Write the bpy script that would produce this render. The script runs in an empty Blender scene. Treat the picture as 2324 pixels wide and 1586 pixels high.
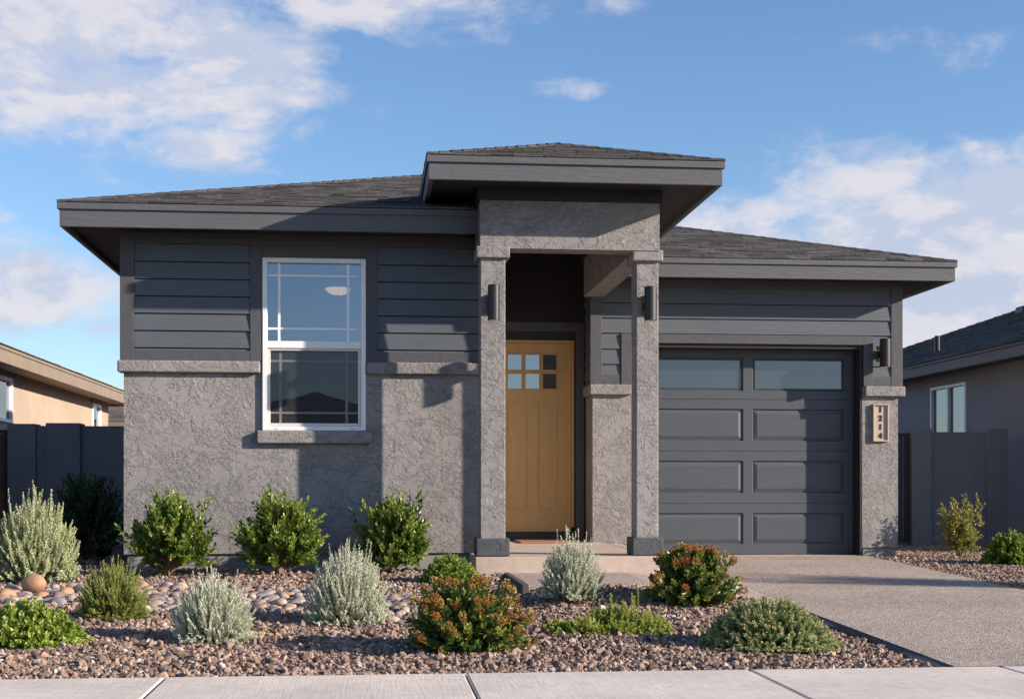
import bpy, math, random
import numpy as np
from mathutils import Vector

SC = bpy.context.scene
COL = SC.collection
R = math.radians
TH = R(5.66); CT, ST = math.cos(TH), math.sin(TH)
F, CU, HV, CZ = 3200.0, 1162.0, 1105.0, 0.97      # survey camera: focal, centre, horizon, eye height


def X(u, Y):
    """world x of survey column u on the plane y = Y"""
    t = (u - CU) / F
    return Y * (t * CT + ST) / (CT - t * ST)


def Z(u, v, Y):
    return CZ + (HV - v) / F * (X(u, Y) * ST + Y * CT)


# ------------------------------------------------------------------ site levels
YW = 7.35       # back edge of the sidewalk
def drive_z(y):
    return 0.21 * (y - YW) / (15.1 - YW)


def _n(x, y):
    return (math.sin(x * 2.1 + 1.3) * math.cos(y * 1.7 + .4) + .6 * math.sin(x * 4.3 + y * 3.1)) * .5


WX0, WY0, DX0, DX1 = 1.17, 10.55, 3.14, 5.46      # entry walk and driveway edges
def walk_z(x, y):
    k = min(max((x - 2.2) / (DX0 - 2.2), 0), 1)
    return .235 * (1 - k) + (drive_z(y) + .003) * k


def gz(x, y):
    g = gz0(x, y)
    if WX0 - .1 < x < DX0 and WY0 - 1.1 < y <= WY0:      # gravel banked up to the front edge of the walk
        f = (y - WY0 + 1.1) / 1.1
        f = f * f * (3 - 2 * f) * min(1, (x - WX0 + .1) / .25)
        g = max(g, g * (1 - f) + (walk_z(x, WY0) - .028) * f)
    if x > WX0 - .03 and y > WY0 and x < 5.3: g = min(g, walk_z(x, y) - .05)
    return g


def gz0(x, y):
    t = min(max((y - YW) / (12.2 - YW), 0), 1)
    g = -.035 + .255 * t + .016 * _n(x, y)
    if x > 5.3:
        g = min(drive_z(y), .2) - .02 + .012 * _n(x, y)
    elif x > 2.3:
        k = min((x - 2.3) / .7, 1)
        g = g * (1 - k) + (drive_z(min(y, 15)) - .042 + .01 * _n(x, y)) * k
    return g


def ground_at(u, v):
    z = 10.0
    for _ in range(60):
        xc = (u - CU) / F * z
        x, y = xc * CT + z * ST, z * CT - xc * ST
        z = .6 * z + .4 * (CZ - gz(x, y)) * F / max(v - HV, 1)
    return x, y, gz(x, y)


# ------------------------------------------------------------------ helpers
def tag(o, label=None, cat=None, group=None, kind=None):
    if label: o['label'] = label
    if cat: o['category'] = cat
    if group: o['group'] = group
    if kind: o['kind'] = kind
    return o


def empty(name, loc, label, cat, group=None):
    o = bpy.data.objects.new(name, None)
    o.empty_display_size = .2
    COL.objects.link(o)
    o.location = loc
    return tag(o, label, cat, group)


def rootloc(p):
    while p is not None and p.parent is not None:
        p = p.parent
    return Vector(p.location) if p is not None else Vector((0, 0, 0))


class MB:
    def __init__(s):
        s.v, s.f, s.t = [], [], []

    def poly(s, pts, tint=.5):
        n = len(s.v)
        s.v += [tuple(p) for p in pts]
        s.t += [tint] * len(pts)
        s.f.append(tuple(range(n, n + len(pts))))
        return s

    def faces(s, pts, fs, tint=.5):
        n = len(s.v)
        s.v += [tuple(p) for p in pts]
        s.t += [tint] * len(pts)
        s.f += [tuple(n + i for i in f) for f in fs]
        return s

    def box(s, x0, x1, y0, y1, z0, z1, tint=.5):
        p = [(x0, y0, z0), (x1, y0, z0), (x1, y1, z0), (x0, y1, z0), (x0, y0, z1), (x1, y0, z1), (x1, y1, z1), (x0, y1, z1)]
        s.faces(p, [(0, 3, 2, 1), (4, 5, 6, 7), (0, 1, 5, 4), (1, 2, 6, 5), (2, 3, 7, 6), (3, 0, 4, 7)], tint)
        return s

    def cyl(s, x, y, z0, z1, r, n=28):
        pts = [(x + r * math.cos(2 * math.pi * i / n), y + r * math.sin(2 * math.pi * i / n), z) for z in (z0, z1) for i in range(n)]
        fs = [(i, (i + 1) % n, n + (i + 1) % n, n + i) for i in range(n)]
        fs += [tuple(range(n - 1, -1, -1)), tuple(range(n, 2 * n))]
        s.faces(pts, fs)
        return s

    def tube(s, pts, r0, r1, n=5, tint=.5):
        pts = [Vector(p) for p in pts]
        vs, fs = [], []
        for i, p in enumerate(pts):
            d = (pts[min(i + 1, len(pts) - 1)] - pts[max(i - 1, 0)]).normalized()
            a = d.cross(Vector((0, 0, 1)))
            if a.length < 1e-3: a = Vector((1, 0, 0))
            a.normalize(); b = d.cross(a)
            r = r0 + (r1 - r0) * i / (len(pts) - 1)
            for k in range(n):
                an = 2 * math.pi * k / n
                vs.append(p + (a * math.cos(an) + b * math.sin(an)) * r)
        for i in range(len(pts) - 1):
            for k in range(n):
                fs.append((i * n + k, i * n + (k + 1) % n, (i + 1) * n + (k + 1) % n, (i + 1) * n + k))
        s.faces(vs, fs, tint)
        return s

    def build(s, name, mat, parent=None, bevel=0, seg=2, smooth=False, off=None):
        o3 = rootloc(parent) if off is None else Vector(off)
        me = bpy.data.meshes.new(name)
        me.from_pydata([(p[0] - o3.x, p[1] - o3.y, p[2] - o3.z) for p in s.v], [], s.f)
        a = me.attributes.new('tint', 'FLOAT', 'POINT')
        a.data.foreach_set('value', s.t)
        me.materials.append(mat)
        if smooth:
            me.polygons.foreach_set('use_smooth', [True] * len(me.polygons))
        me.update()
        o = bpy.data.objects.new(name, me)
        COL.objects.link(o)
        o.parent = parent
        if parent is None and off is not None: o.location = o3
        if bevel:
            m = o.modifiers.new('soft_edge', 'BEVEL')
            m.width = bevel; m.segments = seg; m.limit_method = 'ANGLE'; m.angle_limit = R(40)
            m.use_clamp_overlap = True
        return o


def np_mesh(name, V, Fq, tint, mat, smooth=False):
    """V (n,3), Fq (m,k) all faces with k corners, tint (n,)"""
    me = bpy.data.meshes.new(name)
    me.vertices.add(len(V)); me.vertices.foreach_set('co', np.asarray(V, np.float32).ravel())
    m, k = Fq.shape
    me.loops.add(m * k); me.loops.foreach_set('vertex_index', Fq.astype(np.int32).ravel())
    me.polygons.add(m); me.polygons.foreach_set('loop_start', np.arange(0, m * k, k, dtype=np.int32))
    if smooth: me.polygons.foreach_set('use_smooth', np.ones(m, bool))
    else: me.polygons.foreach_set('use_smooth', np.zeros(m, bool))
    me.update(calc_edges=True)
    a = me.attributes.new('tint', 'FLOAT', 'POINT')
    a.data.foreach_set('value', np.asarray(tint, np.float32))
    me.materials.append(mat)
    return me


def link(name, me, parent=None, loc=(0, 0, 0)):
    o = bpy.data.objects.new(name, me)
    COL.objects.link(o)
    o.parent = parent
    o.location = loc
    return o


# ------------------------------------------------------------------ materials
class NT:
    def __init__(s, name):
        s.m = bpy.data.materials.new(name)
        s.m.use_nodes = True
        s.t = s.m.node_tree
        s.t.nodes.clear()
        s.out = s.n('OutputMaterial')
        s.tc = None

    def n(s, kind, **kw):
        nd = s.t.nodes.new('ShaderNode' + kind)
        for k, v in kw.items(): setattr(nd, k, v)
        return nd

    def set(s, sock, v):
        if isinstance(v, bpy.types.NodeSocket): s.t.links.new(v, sock)
        elif v is not None:
            if isinstance(v, (tuple, list)) and len(v) == 3 and len(sock.default_value) == 4: v = (*v, 1)
            sock.default_value = v

    def obj(s, scale=(1, 1, 1), rot=(0, 0, 0)):
        if s.tc is None: s.tc = s.n('TexCoord').outputs['Object']
        mp = s.n('Mapping')
        s.t.links.new(s.tc, mp.inputs['Vector'])
        mp.inputs['Scale'].default_value = scale; mp.inputs['Rotation'].default_value = rot
        return mp.outputs[0]

    def noise(s, scale, detail=4, rough=.55, dist=0, vec=None):
        nd = s.n('TexNoise')
        s.set(nd.inputs['Vector'], vec if vec is not None else s.obj())
        for k, v in (('Scale', scale), ('Detail', detail), ('Roughness', rough), ('Distortion', dist)): nd.inputs[k].default_value = v
        return nd.outputs['Fac']

    def voro(s, scale, vec=None, out='Color', feat='F1'):
        nd = s.n('TexVoronoi', feature=feat)
        s.set(nd.inputs['Vector'], vec if vec is not None else s.obj())
        nd.inputs['Scale'].default_value = scale
        return nd.outputs[out]

    def math(s, op, a, b=None, c=None):
        nd = s.n('Math', operation=op)
        for i, v in enumerate((a, b, c)):
            if v is not None: s.set(nd.inputs[i], v)
        return nd.outputs[0]

    def rng(s, v, a, b, c=0, d=1, smooth=True):
        nd = s.n('MapRange')
        if smooth: nd.interpolation_type = 'SMOOTHSTEP'
        s.set(nd.inputs['Value'], v)
        for k, x in (('From Min', a), ('From Max', b), ('To Min', c), ('To Max', d)): nd.inputs[k].default_value = x
        return nd.outputs[0]

    def mix(s, f, a, b, mode='MIX'):
        nd = s.n('Mix', data_type='RGBA', blend_type=mode)
        s.set(nd.inputs[0], f); s.set(nd.inputs[6], a); s.set(nd.inputs[7], b)
        return nd.outputs[2]

    def ramp(s, f, stops):
        nd = s.n('ValToRGB')
        s.set(nd.inputs[0], f)
        e = nd.color_ramp.elements
        while len(e) < len(stops): e.new(.5)
        for i, (p, c) in enumerate(stops):
            e[i].position = p; e[i].color = (*c, 1)
        return nd.outputs[0]

    def attr(s):
        return s.n('Attribute', attribute_name='tint').outputs['Fac']

    def bump(s, h, dist, strength=1, prev=None):
        nd = s.n('Bump')
        nd.inputs['Distance'].default_value = dist; nd.inputs['Strength'].default_value = strength
        s.set(nd.inputs['Height'], h)
        if prev is not None: s.t.links.new(prev, nd.inputs['Normal'])
        return nd.outputs[0]

    def bsdf(s, col, rough=.8, normal=None, spec=.3, metal=0, **kw):
        b = s.n('BsdfPrincipled')
        s.set(b.inputs['Base Color'], col); s.set(b.inputs['Roughness'], rough)
        s.set(b.inputs['Specular IOR Level'], spec); s.set(b.inputs['Metallic'], metal)
        if normal is not None: s.t.links.new(normal, b.inputs['Normal'])
        return b.outputs[0]

    def done(s, sh):
        s.t.links.new(sh, s.out.inputs[0])
        return s.m


def mat_stucco(name, col, depth=.0095, patch=True):
    m = NT(name)
    vec = m.obj((.8, 1, 1.25), (0, R(32), 0))
    p = m.noise(4.2, 6, .6, 1.1, vec)
    p2 = m.noise(8.5, 5, .62, .8, m.obj((.9, 1, 1.2), (0, R(48), 0)))
    p3 = m.noise(32, 4, .64, .4, vec)
    t1 = m.rng(p, .492, .512)
    t2 = m.rng(p2, .485, .52)
    t3 = m.rng(p3, .46, .54)
    msk = m.rng(m.noise(4.5, 4, .55, .5), .47, .53)
    h = m.math('ADD', m.math('MULTIPLY', t1, .45), m.math('MULTIPLY', t2, .4))
    h = m.math('ADD', h, m.math('MULTIPLY', m.math('MULTIPLY', t3, msk), .5))
    if not patch: h = m.math('ADD', m.math('MULTIPLY', t3, .5), m.math('MULTIPLY', t2, .2))
    fine = m.noise(150, 3, .6)
    h = m.math('ADD', h, m.math('MULTIPLY', fine, .05))
    tone = m.rng(m.noise(.9, 4, .6), .3, .7, .9, 1.07)
    c = m.mix(1, m.mix(fine, tuple(x * .97 for x in col), tuple(x * 1.03 for x in col)), tone, 'MULTIPLY')
    return m.done(m.bsdf(c, .9, m.bump(h, depth), .2))


def mat_paint(name, col, grain=(1, 1, 1), rough=.6, depth=.0022, spec=.35, var=.07):
    m = NT(name)
    v = m.obj(grain)
    g = m.noise(9, 6, .65, .6, v)
    g2 = m.noise(60, 4, .6, 0, v)
    tone = m.rng(m.noise(1.7, 4, .6), .3, .7, 1 - var, 1 + var)
    c = m.mix(1, m.mix(m.rng(g, .35, .7), tuple(x * .95 for x in col), tuple(x * 1.04 for x in col)), tone, 'MULTIPLY')
    h = m.math('ADD', m.rng(g, .46, .6), m.math('MULTIPLY', g2, .5))
    return m.done(m.bsdf(c, rough, m.bump(h, depth), spec))


def mat_leaf(name, stops, rough=.45, trans=.3, spec=.4):
    m = NT(name)
    c = m.ramp(m.attr(), stops)
    p = m.bsdf(c, rough, None, spec)
    tr = m.n('BsdfTranslucent'); m.set(tr.inputs[0], c)
    mx = m.n('MixShader'); mx.inputs[0].default_value = trans
    m.t.links.new(p, mx.inputs[1]); m.t.links.new(tr.outputs[0], mx.inputs[2])
    return m.done(mx.outputs[0])


def mat_tint(name, stops, rough=.85, spec=.2, nscale=0, depth=.002):
    m = NT(name)
    c = m.ramp(m.attr(), stops)
    nrm = None
    if nscale:
        n = m.noise(nscale, 5, .65)
        c = m.mix(1, c, m.rng(n, .3, .7, .75, 1.2), 'MULTIPLY')
        nrm = m.bump(n, depth)
    return m.done(m.bsdf(c, rough, nrm, spec))


def mat_glass(name, refl, tint=(.55, .62, .66), base=None):
    m = NT(name)
    g = m.n('BsdfGlossy'); g.inputs['Roughness'].default_value = .004
    wav = m.noise(1.1, 2, .5)
    m.t.links.new(m.bump(wav, .004, .5), g.inputs['Normal'])
    g.inputs['Color'].default_value = (.91, .905, 1, 1)
    if base is None:
        b = m.n('BsdfTransparent'); m.set(b.inputs[0], tint); bo = b.outputs[0]
    else:
        bo = m.bsdf(base, .5, None, .2)
    mx = m.n('MixShader')
    fr = m.n('Fresnel'); fr.inputs[0].default_value = 1.5
    m.set(mx.inputs[0], m.math('MINIMUM', m.math('ADD', fr.outputs[0], refl), 1))
    m.t.links.new(bo, mx.inputs[1]); m.t.links.new(g.outputs[0], mx.inputs[2])
    return m.done(mx.outputs[0])


def mat_plain(name, col, rough=.5, spec=.4, metal=0, var=.06, scale=3, depth=0):
    m = NT(name)
    n = m.noise(scale, 5, .6)
    c = m.mix(m.rng(n, .3, .7), tuple(x * (1 - var) for x in col), tuple(min(x * (1 + var), 1) for x in col))
    nr = m.bump(m.noise(90, 4, .6), depth) if depth else None
    return m.done(m.bsdf(c, m.rng(n, .2, .8, rough * .9, min(rough * 1.1, 1)), nr, spec, metal))


def mat_concrete(name, col, brush=False, depth=.0015):
    m = NT(name)
    n = m.noise(1.3, 6, .6); n2 = m.noise(14, 5, .65); n3 = m.noise(160, 3, .6)
    c = m.mix(m.rng(n, .3, .7), tuple(x * .88 for x in col), tuple(x * 1.07 for x in col))
    c = m.mix(1, c, m.rng(n2, .25, .75, .9, 1.08), 'MULTIPLY')
    stain = m.rng(m.noise(3.1, 6, .7, 1.5), .66, .76)
    c = m.mix(m.math('MULTIPLY', stain, .35), c, tuple(x * .55 for x in col))
    h = n3
    if brush:
        br = m.noise(1, 3, .6, 0, m.obj((75, 3, 1)))
        h = m.math('ADD', m.math('MULTIPLY', n3, .5), br)
        c = m.mix(1, c, m.rng(br, .3, .7, .94, 1.04), 'MULTIPLY')
    return m.done(m.bsdf(c, .85, m.bump(h, depth), .25))


def mat_aggregate(name):
    m = NT(name)
    v = m.voro(105)
    sep = m.n('SeparateColor'); m.t.links.new(v, sep.inputs[0])
    c = m.ramp(sep.outputs[0], [(0, (.1, .072, .056)), (.2, (.33, .25, .2)), (.5, (.5, .395, .325)), (.8, (.62, .51, .43)), (1, (.78, .69, .61))])
    d = m.voro(105, out='Distance')
    c = m.mix(m.rng(d, .35, .75), c, (.29, .23, .19))
    c = m.mix(1, c, m.rng(m.noise(1.1, 5, .6), .3, .7, .88, 1.08), 'MULTIPLY')
    return m.done(m.bsdf(c, .8, m.bump(m.math('SUBTRACT', 1, d), .004), .25))


G = {}
G['stucco'] = mat_stucco('grey_stucco', (.268, .249, .244))
G['stucco_side'] = mat_stucco('fence_stucco', (.25, .24, .255), .004, False)
G['stucco_grey'] = mat_stucco('neighbour_stucco', (.25, .235, .245), .002, False)
G['stucco_tan'] = mat_stucco('tan_stucco', (.37, .285, .22), .002, False)
G['base'] = mat_stucco('column_base_paint', (.085, .09, .098), .005)
G['siding'] = mat_paint('slate_blue_siding', (.091, .103, .119), (.3, 1, 6), .55, .0008, .35, .03)
G['trim'] = mat_paint('charcoal_trim', (.077, .077, .085), (2, 2, 2), .6, .0009, .35, .03)
G['fascia'] = mat_paint('charcoal_fascia', (.102, .103, .112), (.5, 1, 5), .6, .0013, .35, .03)
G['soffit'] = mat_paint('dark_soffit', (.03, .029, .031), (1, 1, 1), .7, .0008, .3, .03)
G['shingle'] = mat_tint('asphalt_shingle', [(0, (.055, .05, .05)), (.5, (.09, .083, .082)), (1, (.13, .12, .118))], .95, .15, 55, .004)
G['shingle_blue'] = mat_tint('dark_shingle', [(0, (.05, .05, .055)), (1, (.1, .1, .105))], .95, .15, 45, .004)
G['shingle_brown'] = mat_tint('brown_shingle', [(0, (.1, .08, .065)), (1, (.19, .155, .13))], .95, .15, 30, .004)
G['gdoor'] = mat_paint('garage_door_paint', (.074, .082, .096), (.4, 1, 6), .5, .0004, .35, .025)
G['vinyl'] = mat_plain('white_vinyl', (.8, .79, .78), .4, .4)
G['grille'] = mat_plain('white_grille', (.85, .87, .88), .4, .4)
G['ochre'] = mat_paint('ochre_door_paint', (.5, .3, .115), (5, 1, .5), .42, .0004, .35, .03)
G['black'] = mat_plain('black_metal', (.02, .02, .022), .45, .4)
G['bronze'] = mat_plain('bronze_metal', (.03, .027, .029), .4, .35, .2)
G['glass'] = mat_glass('window_glass', .2, (.5, .58, .66))
G['glass_dark'] = mat_glass('garage_glass', .085, base=(.012, .015, .02))
G['glass_door'] = mat_glass('door_glass', .27, base=(.02, .02, .022))
G['concrete'] = mat_concrete('sidewalk_concrete', (.64, .555, .485), True)
G['slab'] = mat_concrete('porch_concrete', (.47, .37, .305))
G['found'] = mat_concrete('grey_foundation', (.26, .25, .245))
G['agg'] = mat_aggregate('exposed_aggregate')
G['edge'] = mat_concrete('edging', (.1, .095, .095), False, .004)
G['room'] = mat_plain('room_paint', (.2, .21, .21), .9, .1)
G['tanwood'] = mat_paint('tan_sign_board', (.47, .365, .29), (1, 1, .3), .6, .0005)
G['tan_trim'] = mat_plain('tan_trim', (.215, .165, .125), .7)
G['grey_trim'] = mat_plain('mauve_grey_trim', (.15, .13, .13), .7)
G['wood'] = mat_paint('cedar_board', (.17, .085, .05), (8, 8, .4), .7)
G['asphalt'] = mat_concrete('asphalt', (.06, .06, .062))
G['stem'] = mat_tint('stem_bark', [(0, (.1, .06, .035)), (1, (.3, .2, .13))], .9)
m_ = NT('lamp_bowl_glass')
e_ = m_.n('Emission'); e_.inputs[0].default_value = (1, .5, .2, 1); e_.inputs[1].default_value = 1.3
b_ = m_.bsdf((.5, .4, .32), .4)
a_ = m_.n('AddShader'); m_.t.links.new(e_.outputs[0], a_.inputs[0]); m_.t.links.new(b_, a_.inputs[1])
G['bowl'] = m_.done(a_.outputs[0])
m_ = NT('insect_screen_mesh')
t_ = m_.n('BsdfTransparent'); d_ = m_.bsdf((.045, .044, .047), .7, None, .1)
x_ = m_.n('MixShader'); x_.inputs[0].default_value = .58
m_.t.links.new(t_.outputs[0], x_.inputs[1]); m_.t.links.new(d_, x_.inputs[2])
G['screen'] = m_.done(x_.outputs[0])

# ------------------------------------------------------------------ roofs
def clip(poly, a, b):
    """keep the part of 2D poly left of a->b"""
    out = []
    def sd(p): return (b[0] - a[0]) * (p[1] - a[1]) - (b[1] - a[1]) * (p[0] - a[0])
    for i in range(len(poly)):
        p, q = poly[i], poly[(i + 1) % len(poly)]
        sp, sq = sd(p), sd(q)
        if sp >= 0: out.append(p)
        if sp * sq < 0:
            t = sp / (sp - sq)
            out.append((p[0] + (q[0] - p[0]) * t, p[1] + (q[1] - p[1]) * t))
    return out


def shingles(mb, poly, rng, expo=.135, coarse=1.0):
    """poly: 3D convex polygon, first edge = eave (counter-clockwise from outside)"""
    P = [Vector(p) for p in poly]
    e = (P[1] - P[0]).normalized()
    n = (P[1] - P[0]).cross(P[-1] - P[0]).normalized()
    s = n.cross(e).normalized()
    L = [((p - P[0]).dot(e), (p - P[0]).dot(s)) for p in P]
    mb.poly([p + n * .001 for p in P], .2)
    a0, a1 = min(l[0] for l in L), max(l[0] for l in L)
    bm = max(l[1] for l in L)
    k = 0
    b = -.02
    while b < bm:
        a = a0 - rng.random() * .3
        while a < a1:
            w = rng.choice((.13, .18, .24, .31)) * coarse * rng.uniform(.85, 1.15)
            dip = rng.choice((0, 0, .018)) if coarse == 1 and k else 0
            rect = [(a, b - dip), (a + w - .006, b - dip), (a + w - .006, b + expo), (a, b + expo)]
            a += w
            r = rect
            for i in range(len(L)):
                A, B = L[i], L[(i + 1) % len(L)]
                if i == 0: A, B = (A[0], -.05), (B[0], -.05)
                r = clip(r, A, B)
                if len(r) < 3: break
            if len(r) < 3: continue
            lift = rng.choice((.006, .008, .012))
            up = []
            for q in r:
                f = min(max((q[1] - b) / expo, 0), 1)
                up.append(P[0] + e * q[0] + s * q[1] + n * (lift * (1 - f) + .003))
            lo = [P[0] + e * q[0] + s * q[1] for q in r]
            t = min(max(rng.gauss(.5, .27), 0), 1)
            m = len(r)
            mb.faces(up + lo, [tuple(range(m))] + [(i, m + i, m + (i + 1) % m, (i + 1) % m) for i in range(m)], t)
        b += expo
        k += 1


def hipcaps(mb, p0, p1, dl, dr, rng, w=.12, step=.15):
    """cap shingles from p0 (low) to p1 (high); dl/dr: directions down each side"""
    p0, p1 = Vector(p0), Vector(p1)
    d = (p1 - p0); ln = d.length; d.normalize()
    dl, dr = Vector(dl).normalized(), Vector(dr).normalized()
    u = Vector((0, 0, 1))
    k = -.012
    while k < ln:
        a, b = p0 + d * k, p0 + d * min(k + step + .02, ln)
        h0, h1 = .018 + rng.uniform(0, .003), .012
        wa, wb = min(w, max(k, 0) * .66 + .012), min(w, (max(k, 0) + step) * .66 + .012)
        pts = [a + dl * wa + u * (h0 - .004), a + u * h0, a + dr * wa + u * (h0 - .004), b + dr * wb + u * (h1 - .004), b + u * h1, b + dl * wb + u * (h1 - .004)]
        lo = [p - u * .03 for p in pts[:3]]
        mb.faces(pts + lo, [(0, 1, 4, 5), (1, 2, 3, 4), (0, 6, 7, 1), (1, 7, 8, 2), (0, 5, 6), (2, 8, 3)], min(max(rng.gauss(.45, .18), 0), 1))
        k += step


def hip_roof(root, name, x0, x1, y0, y1, ze, sl, mat, rng, cut_x=None, expo=.122, coarse=1.0, min_x=None):
    """hip roof with its ridge along y (x-width narrower) ; cut_x: right side cut by a vertical plane"""
    h = (x1 - x0) / 2
    ym0, ym1 = y0 + h, y1 - h
    zr = ze + sl * h
    xm = (x0 + x1) / 2
    A, B, Cc, D = (x0, y0, ze), (x1, y0, ze), (x1, y1, ze), (x0, y1, ze)
    if ym1 < ym0:
        hh = (y1 - y0) / 2
        ym0 = ym1 = (y0 + y1) / 2
        zr = ze + sl * hh
        E, Fp = (x0 + hh, ym0, zr), (x1 - hh, ym0, zr)
        front, right, back, left = [A, B, Fp, E], [B, Cc, Fp], [Cc, D, E, Fp], [D, A, E]
        hips = [(A, E, (-1, 0, -sl), (0, -1, -sl)), (B, Fp, (0, -1, -sl), (1, 0, -sl)), (E, Fp, (0, -1, -sl), (0, 1, -sl))]
    else:
        E, Fp = (xm, ym0, zr), (xm, ym1, zr)
        front, right, back, left = [A, B, E], [B, Cc, Fp, E], [Cc, D, Fp], [D, A, E, Fp]
        hips = [(A, E, (-1, 0, -sl), (0, -1, -sl)), (B, E, (0, -1, -sl), (1, 0, -sl)), (E, Fp, (-1, 0, -sl), (1, 0, -sl))]
    mb = MB()
    if cut_x is not None:
        f = (cut_x - x0) / (x1 - x0)
        zc = ze + sl * (x1 - cut_x)
        yc = y0 + (x1 - cut_x)
        front = [A, (cut_x, y0, ze), (cut_x, yc, zc), E]
        right = [(cut_x, yc, zc), (cut_x, y1 - (x1 - cut_x), zc), Fp, E]
        back = [(cut_x, y1, ze), D, Fp, (cut_x, y1 - (x1 - cut_x), zc)]
        hips = [hips[0], hips[2]]
        mb.poly([(cut_x, y0, ze), (cut_x, y1, ze), (cut_x, y1 - (x1 - cut_x), zc), (cut_x, yc, zc)])
    for q in (front, right, back, left):
        if min_x is not None:
            o, q = q, []
            for i in range(len(o)):
                a, b = o[i], o[(i + 1) % len(o)]
                if a[0] >= min_x: q.append(a)
                if (a[0] - min_x) * (b[0] - min_x) < 0:
                    f = (min_x - a[0]) / (b[0] - a[0]); q.append(tuple(a[k] + (b[k] - a[k]) * f for k in range(3)))
            if len(q) < 3: continue
            k = min(range(len(q)), key=lambda i: q[i][2] + q[(i + 1) % len(q)][2])
            q = q[k:] + q[:k]
        shingles(mb, q, rng, expo, coarse)
    if min_x is not None: hips = hips[1:]
    for a, b, l, r in hips: hipcaps(mb, a, b, l, r, rng)
    return mb.build(name, mat, root)


def eaves(root, roof, x0, x1, y0, y1, ze, drop, mat, smat, sides='flrb', walls=None, band=.055):
    """fascia boards, upper trim strip and soffit below an eave rectangle"""
    t = .04
    mb, mt = MB(), MB()
    zt, zb = ze - .012, ze - drop
    if 'f' in sides:
        mb.box(x0, x1, y0, y0 + t, zb, zt - .002); mt.box(x0 - .018, x1 + .018, y0 - .018, y0 - .001, zt - band, zt)
    if 'b' in sides: mb.box(x0, x1, y1 - t, y1, zb, zt - .002)
    if 'l' in sides:
        mb.box(x0, x0 + t, y0 + t, y1 - t, zb, zt - .002); mt.box(x0 - .018, x0 - .001, y0, y1, zt - band, zt)
    if 'r' in sides:
        mb.box(x1 - t, x1, y0 + t, y1 - t, zb, zt - .002); mt.box(x1 + .001, x1 + .018, y0, y1, zt - band, zt)
    mb.build('fascia', mat, root, .003)
    mt.build('drip_trim', mat, root, .003)
    return MB().box(x0 + t, x1 - t, y0 + t, y1 - t, zb + .035, zb + .05).build('soffit', smat, root)


# ------------------------------------------------------------------ THE HOUSE
rng = random.Random(7)
YL, YC, YG, YD = 12.82, 12.15, 15.17, 15.67
OH = .43
ZE = CZ + 2.445            # eave top
ZS = ZE - .215             # fascia bottom
SLAB = CZ - .60            # porch slab top
GF = .21                   # garage floor
house = empty('house', (1.8, 15.2, .2), 'single-storey grey stucco house with slate-blue siding, ochre front door and charcoal garage door', 'house')

xl = X(281, YL)            # left corner
xcb = X(273, YL)
xcolL0, xcolL1 = X(1090, YC), X(1147, YC)
xcolR0, xcolR1 = X(1446, YC), X(1497, YC)
xg0, xg1 = X(1345, YG), X(2038, YG)
xbayR = xcolL1
zbelt0, zbelt1 = Z(430, 846, YL), Z(430, 819, YL)
zst0 = Z(560, 1256, YL)    # bottom of stucco
zsof = ZS + .04
zpc = CZ + 2.765 - .21 + .045     # porch ceiling
# window opening
wx0, wx1 = X(596, YL), X(830, YL)
wz0, wz1 = Z(700, 977, YL), Z(700, 587, YL)
# --- left bay: stucco below the belt, siding above
w = MB()
w.box(xl, wx0, YL, YL + .2, zst0, zbelt1 - .002)
w.box(wx1, xbayR, YL, YL + .2, zst0, zbelt1 - .002)
w.box(wx0, wx1, YL, YL + .2, zst0, wz0)
w.box(xl, xl + .2, YL + .2, 19.9, zst0, zsof)                # left side wall
w.box(xbayR - .2, xbayR, YL + .2, YD + .2, zst0, zpc)        # porch side wall
w.build('stucco_wall', G['stucco'], house)
MB().box(xl + .025, xbayR - .05, YL + .025, YL + .2, gz(0, 12.5) - .3, zst0).box(xl + .03, xl + .2, YL + .2, 19.85, -.1, zst0).build('foundation', G['found'], house)


def lap_siding(x0, x1, y, z0, z1, pitch, nm='siding', parent=None, mat=None):
    """lapped boards on the plane y, facing -y; each board leans out at its lower edge"""
    mb = MB()
    zt = z1
    while zt > z0 + .005:
        zb = max(zt - pitch, z0)
        f = (zt - zb) / pitch
        yo = y - .006 - .014 * f
        zc = zt - (.009 if zt < z1 else 0)
        a = [(x0, yo, zb), (x1, yo, zb), (x1, y - .006, zc), (x0, y - .006, zc), (x0, y, zb), (x1, y, zb), (x1, y, zc), (x0, y, zc)]
        mb.faces(a, [(0, 1, 2, 3), (4, 5, 1, 0), (3, 2, 6, 7)])
        zt = zb
    return mb.build(nm, mat or G['siding'], parent or house)


pit = (Z(430, 600, YL) - Z(430, 639, YL))
ztr = Z(430, 795, YL)      # top of the bottom trim board
zsid = Z(430, 555, YL)
MB().box(xl, wx0, YL + .005, YL + .2, zbelt1, zsof).box(wx1, xbayR, YL + .005, YL + .2, zbelt1, zsof).box(wx0, wx1, YL + .005, YL + .2, wz1, zsof).build('sheathing', G['soffit'], house)
lap_siding(X(306, YL), X(568, YL), YL, ztr, zsid, pit)
lap_siding(X(857, YL), xbayR, YL, ztr, zsid, pit)
t = MB()
p_ = .024
t.box(xcb, X(305, YL), YL - p_, YL + .04, zbelt1 + .001, zsof - .002)                        # corner board
t.box(xcb, xcb + .02, YL + .04, YL + .12, zbelt1 + .001, zsof - .002)
t.box(X(568, YL), wx0 - .001, YL - p_, YL + .01, zbelt1 + .001, zsid + .001)
t.box(wx1 + .001, X(857, YL), YL - p_, YL + .01, zbelt1 + .001, zsid + .001)
t.box(X(305, YL) + .001, X(568, YL) - .001, YL - p_ + .002, YL + .01, zbelt1 + .001, ztr)
t.box(X(857, YL) + .001, xbayR, YL - p_ + .002, YL + .01, zbelt1 + .001, ztr)
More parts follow.
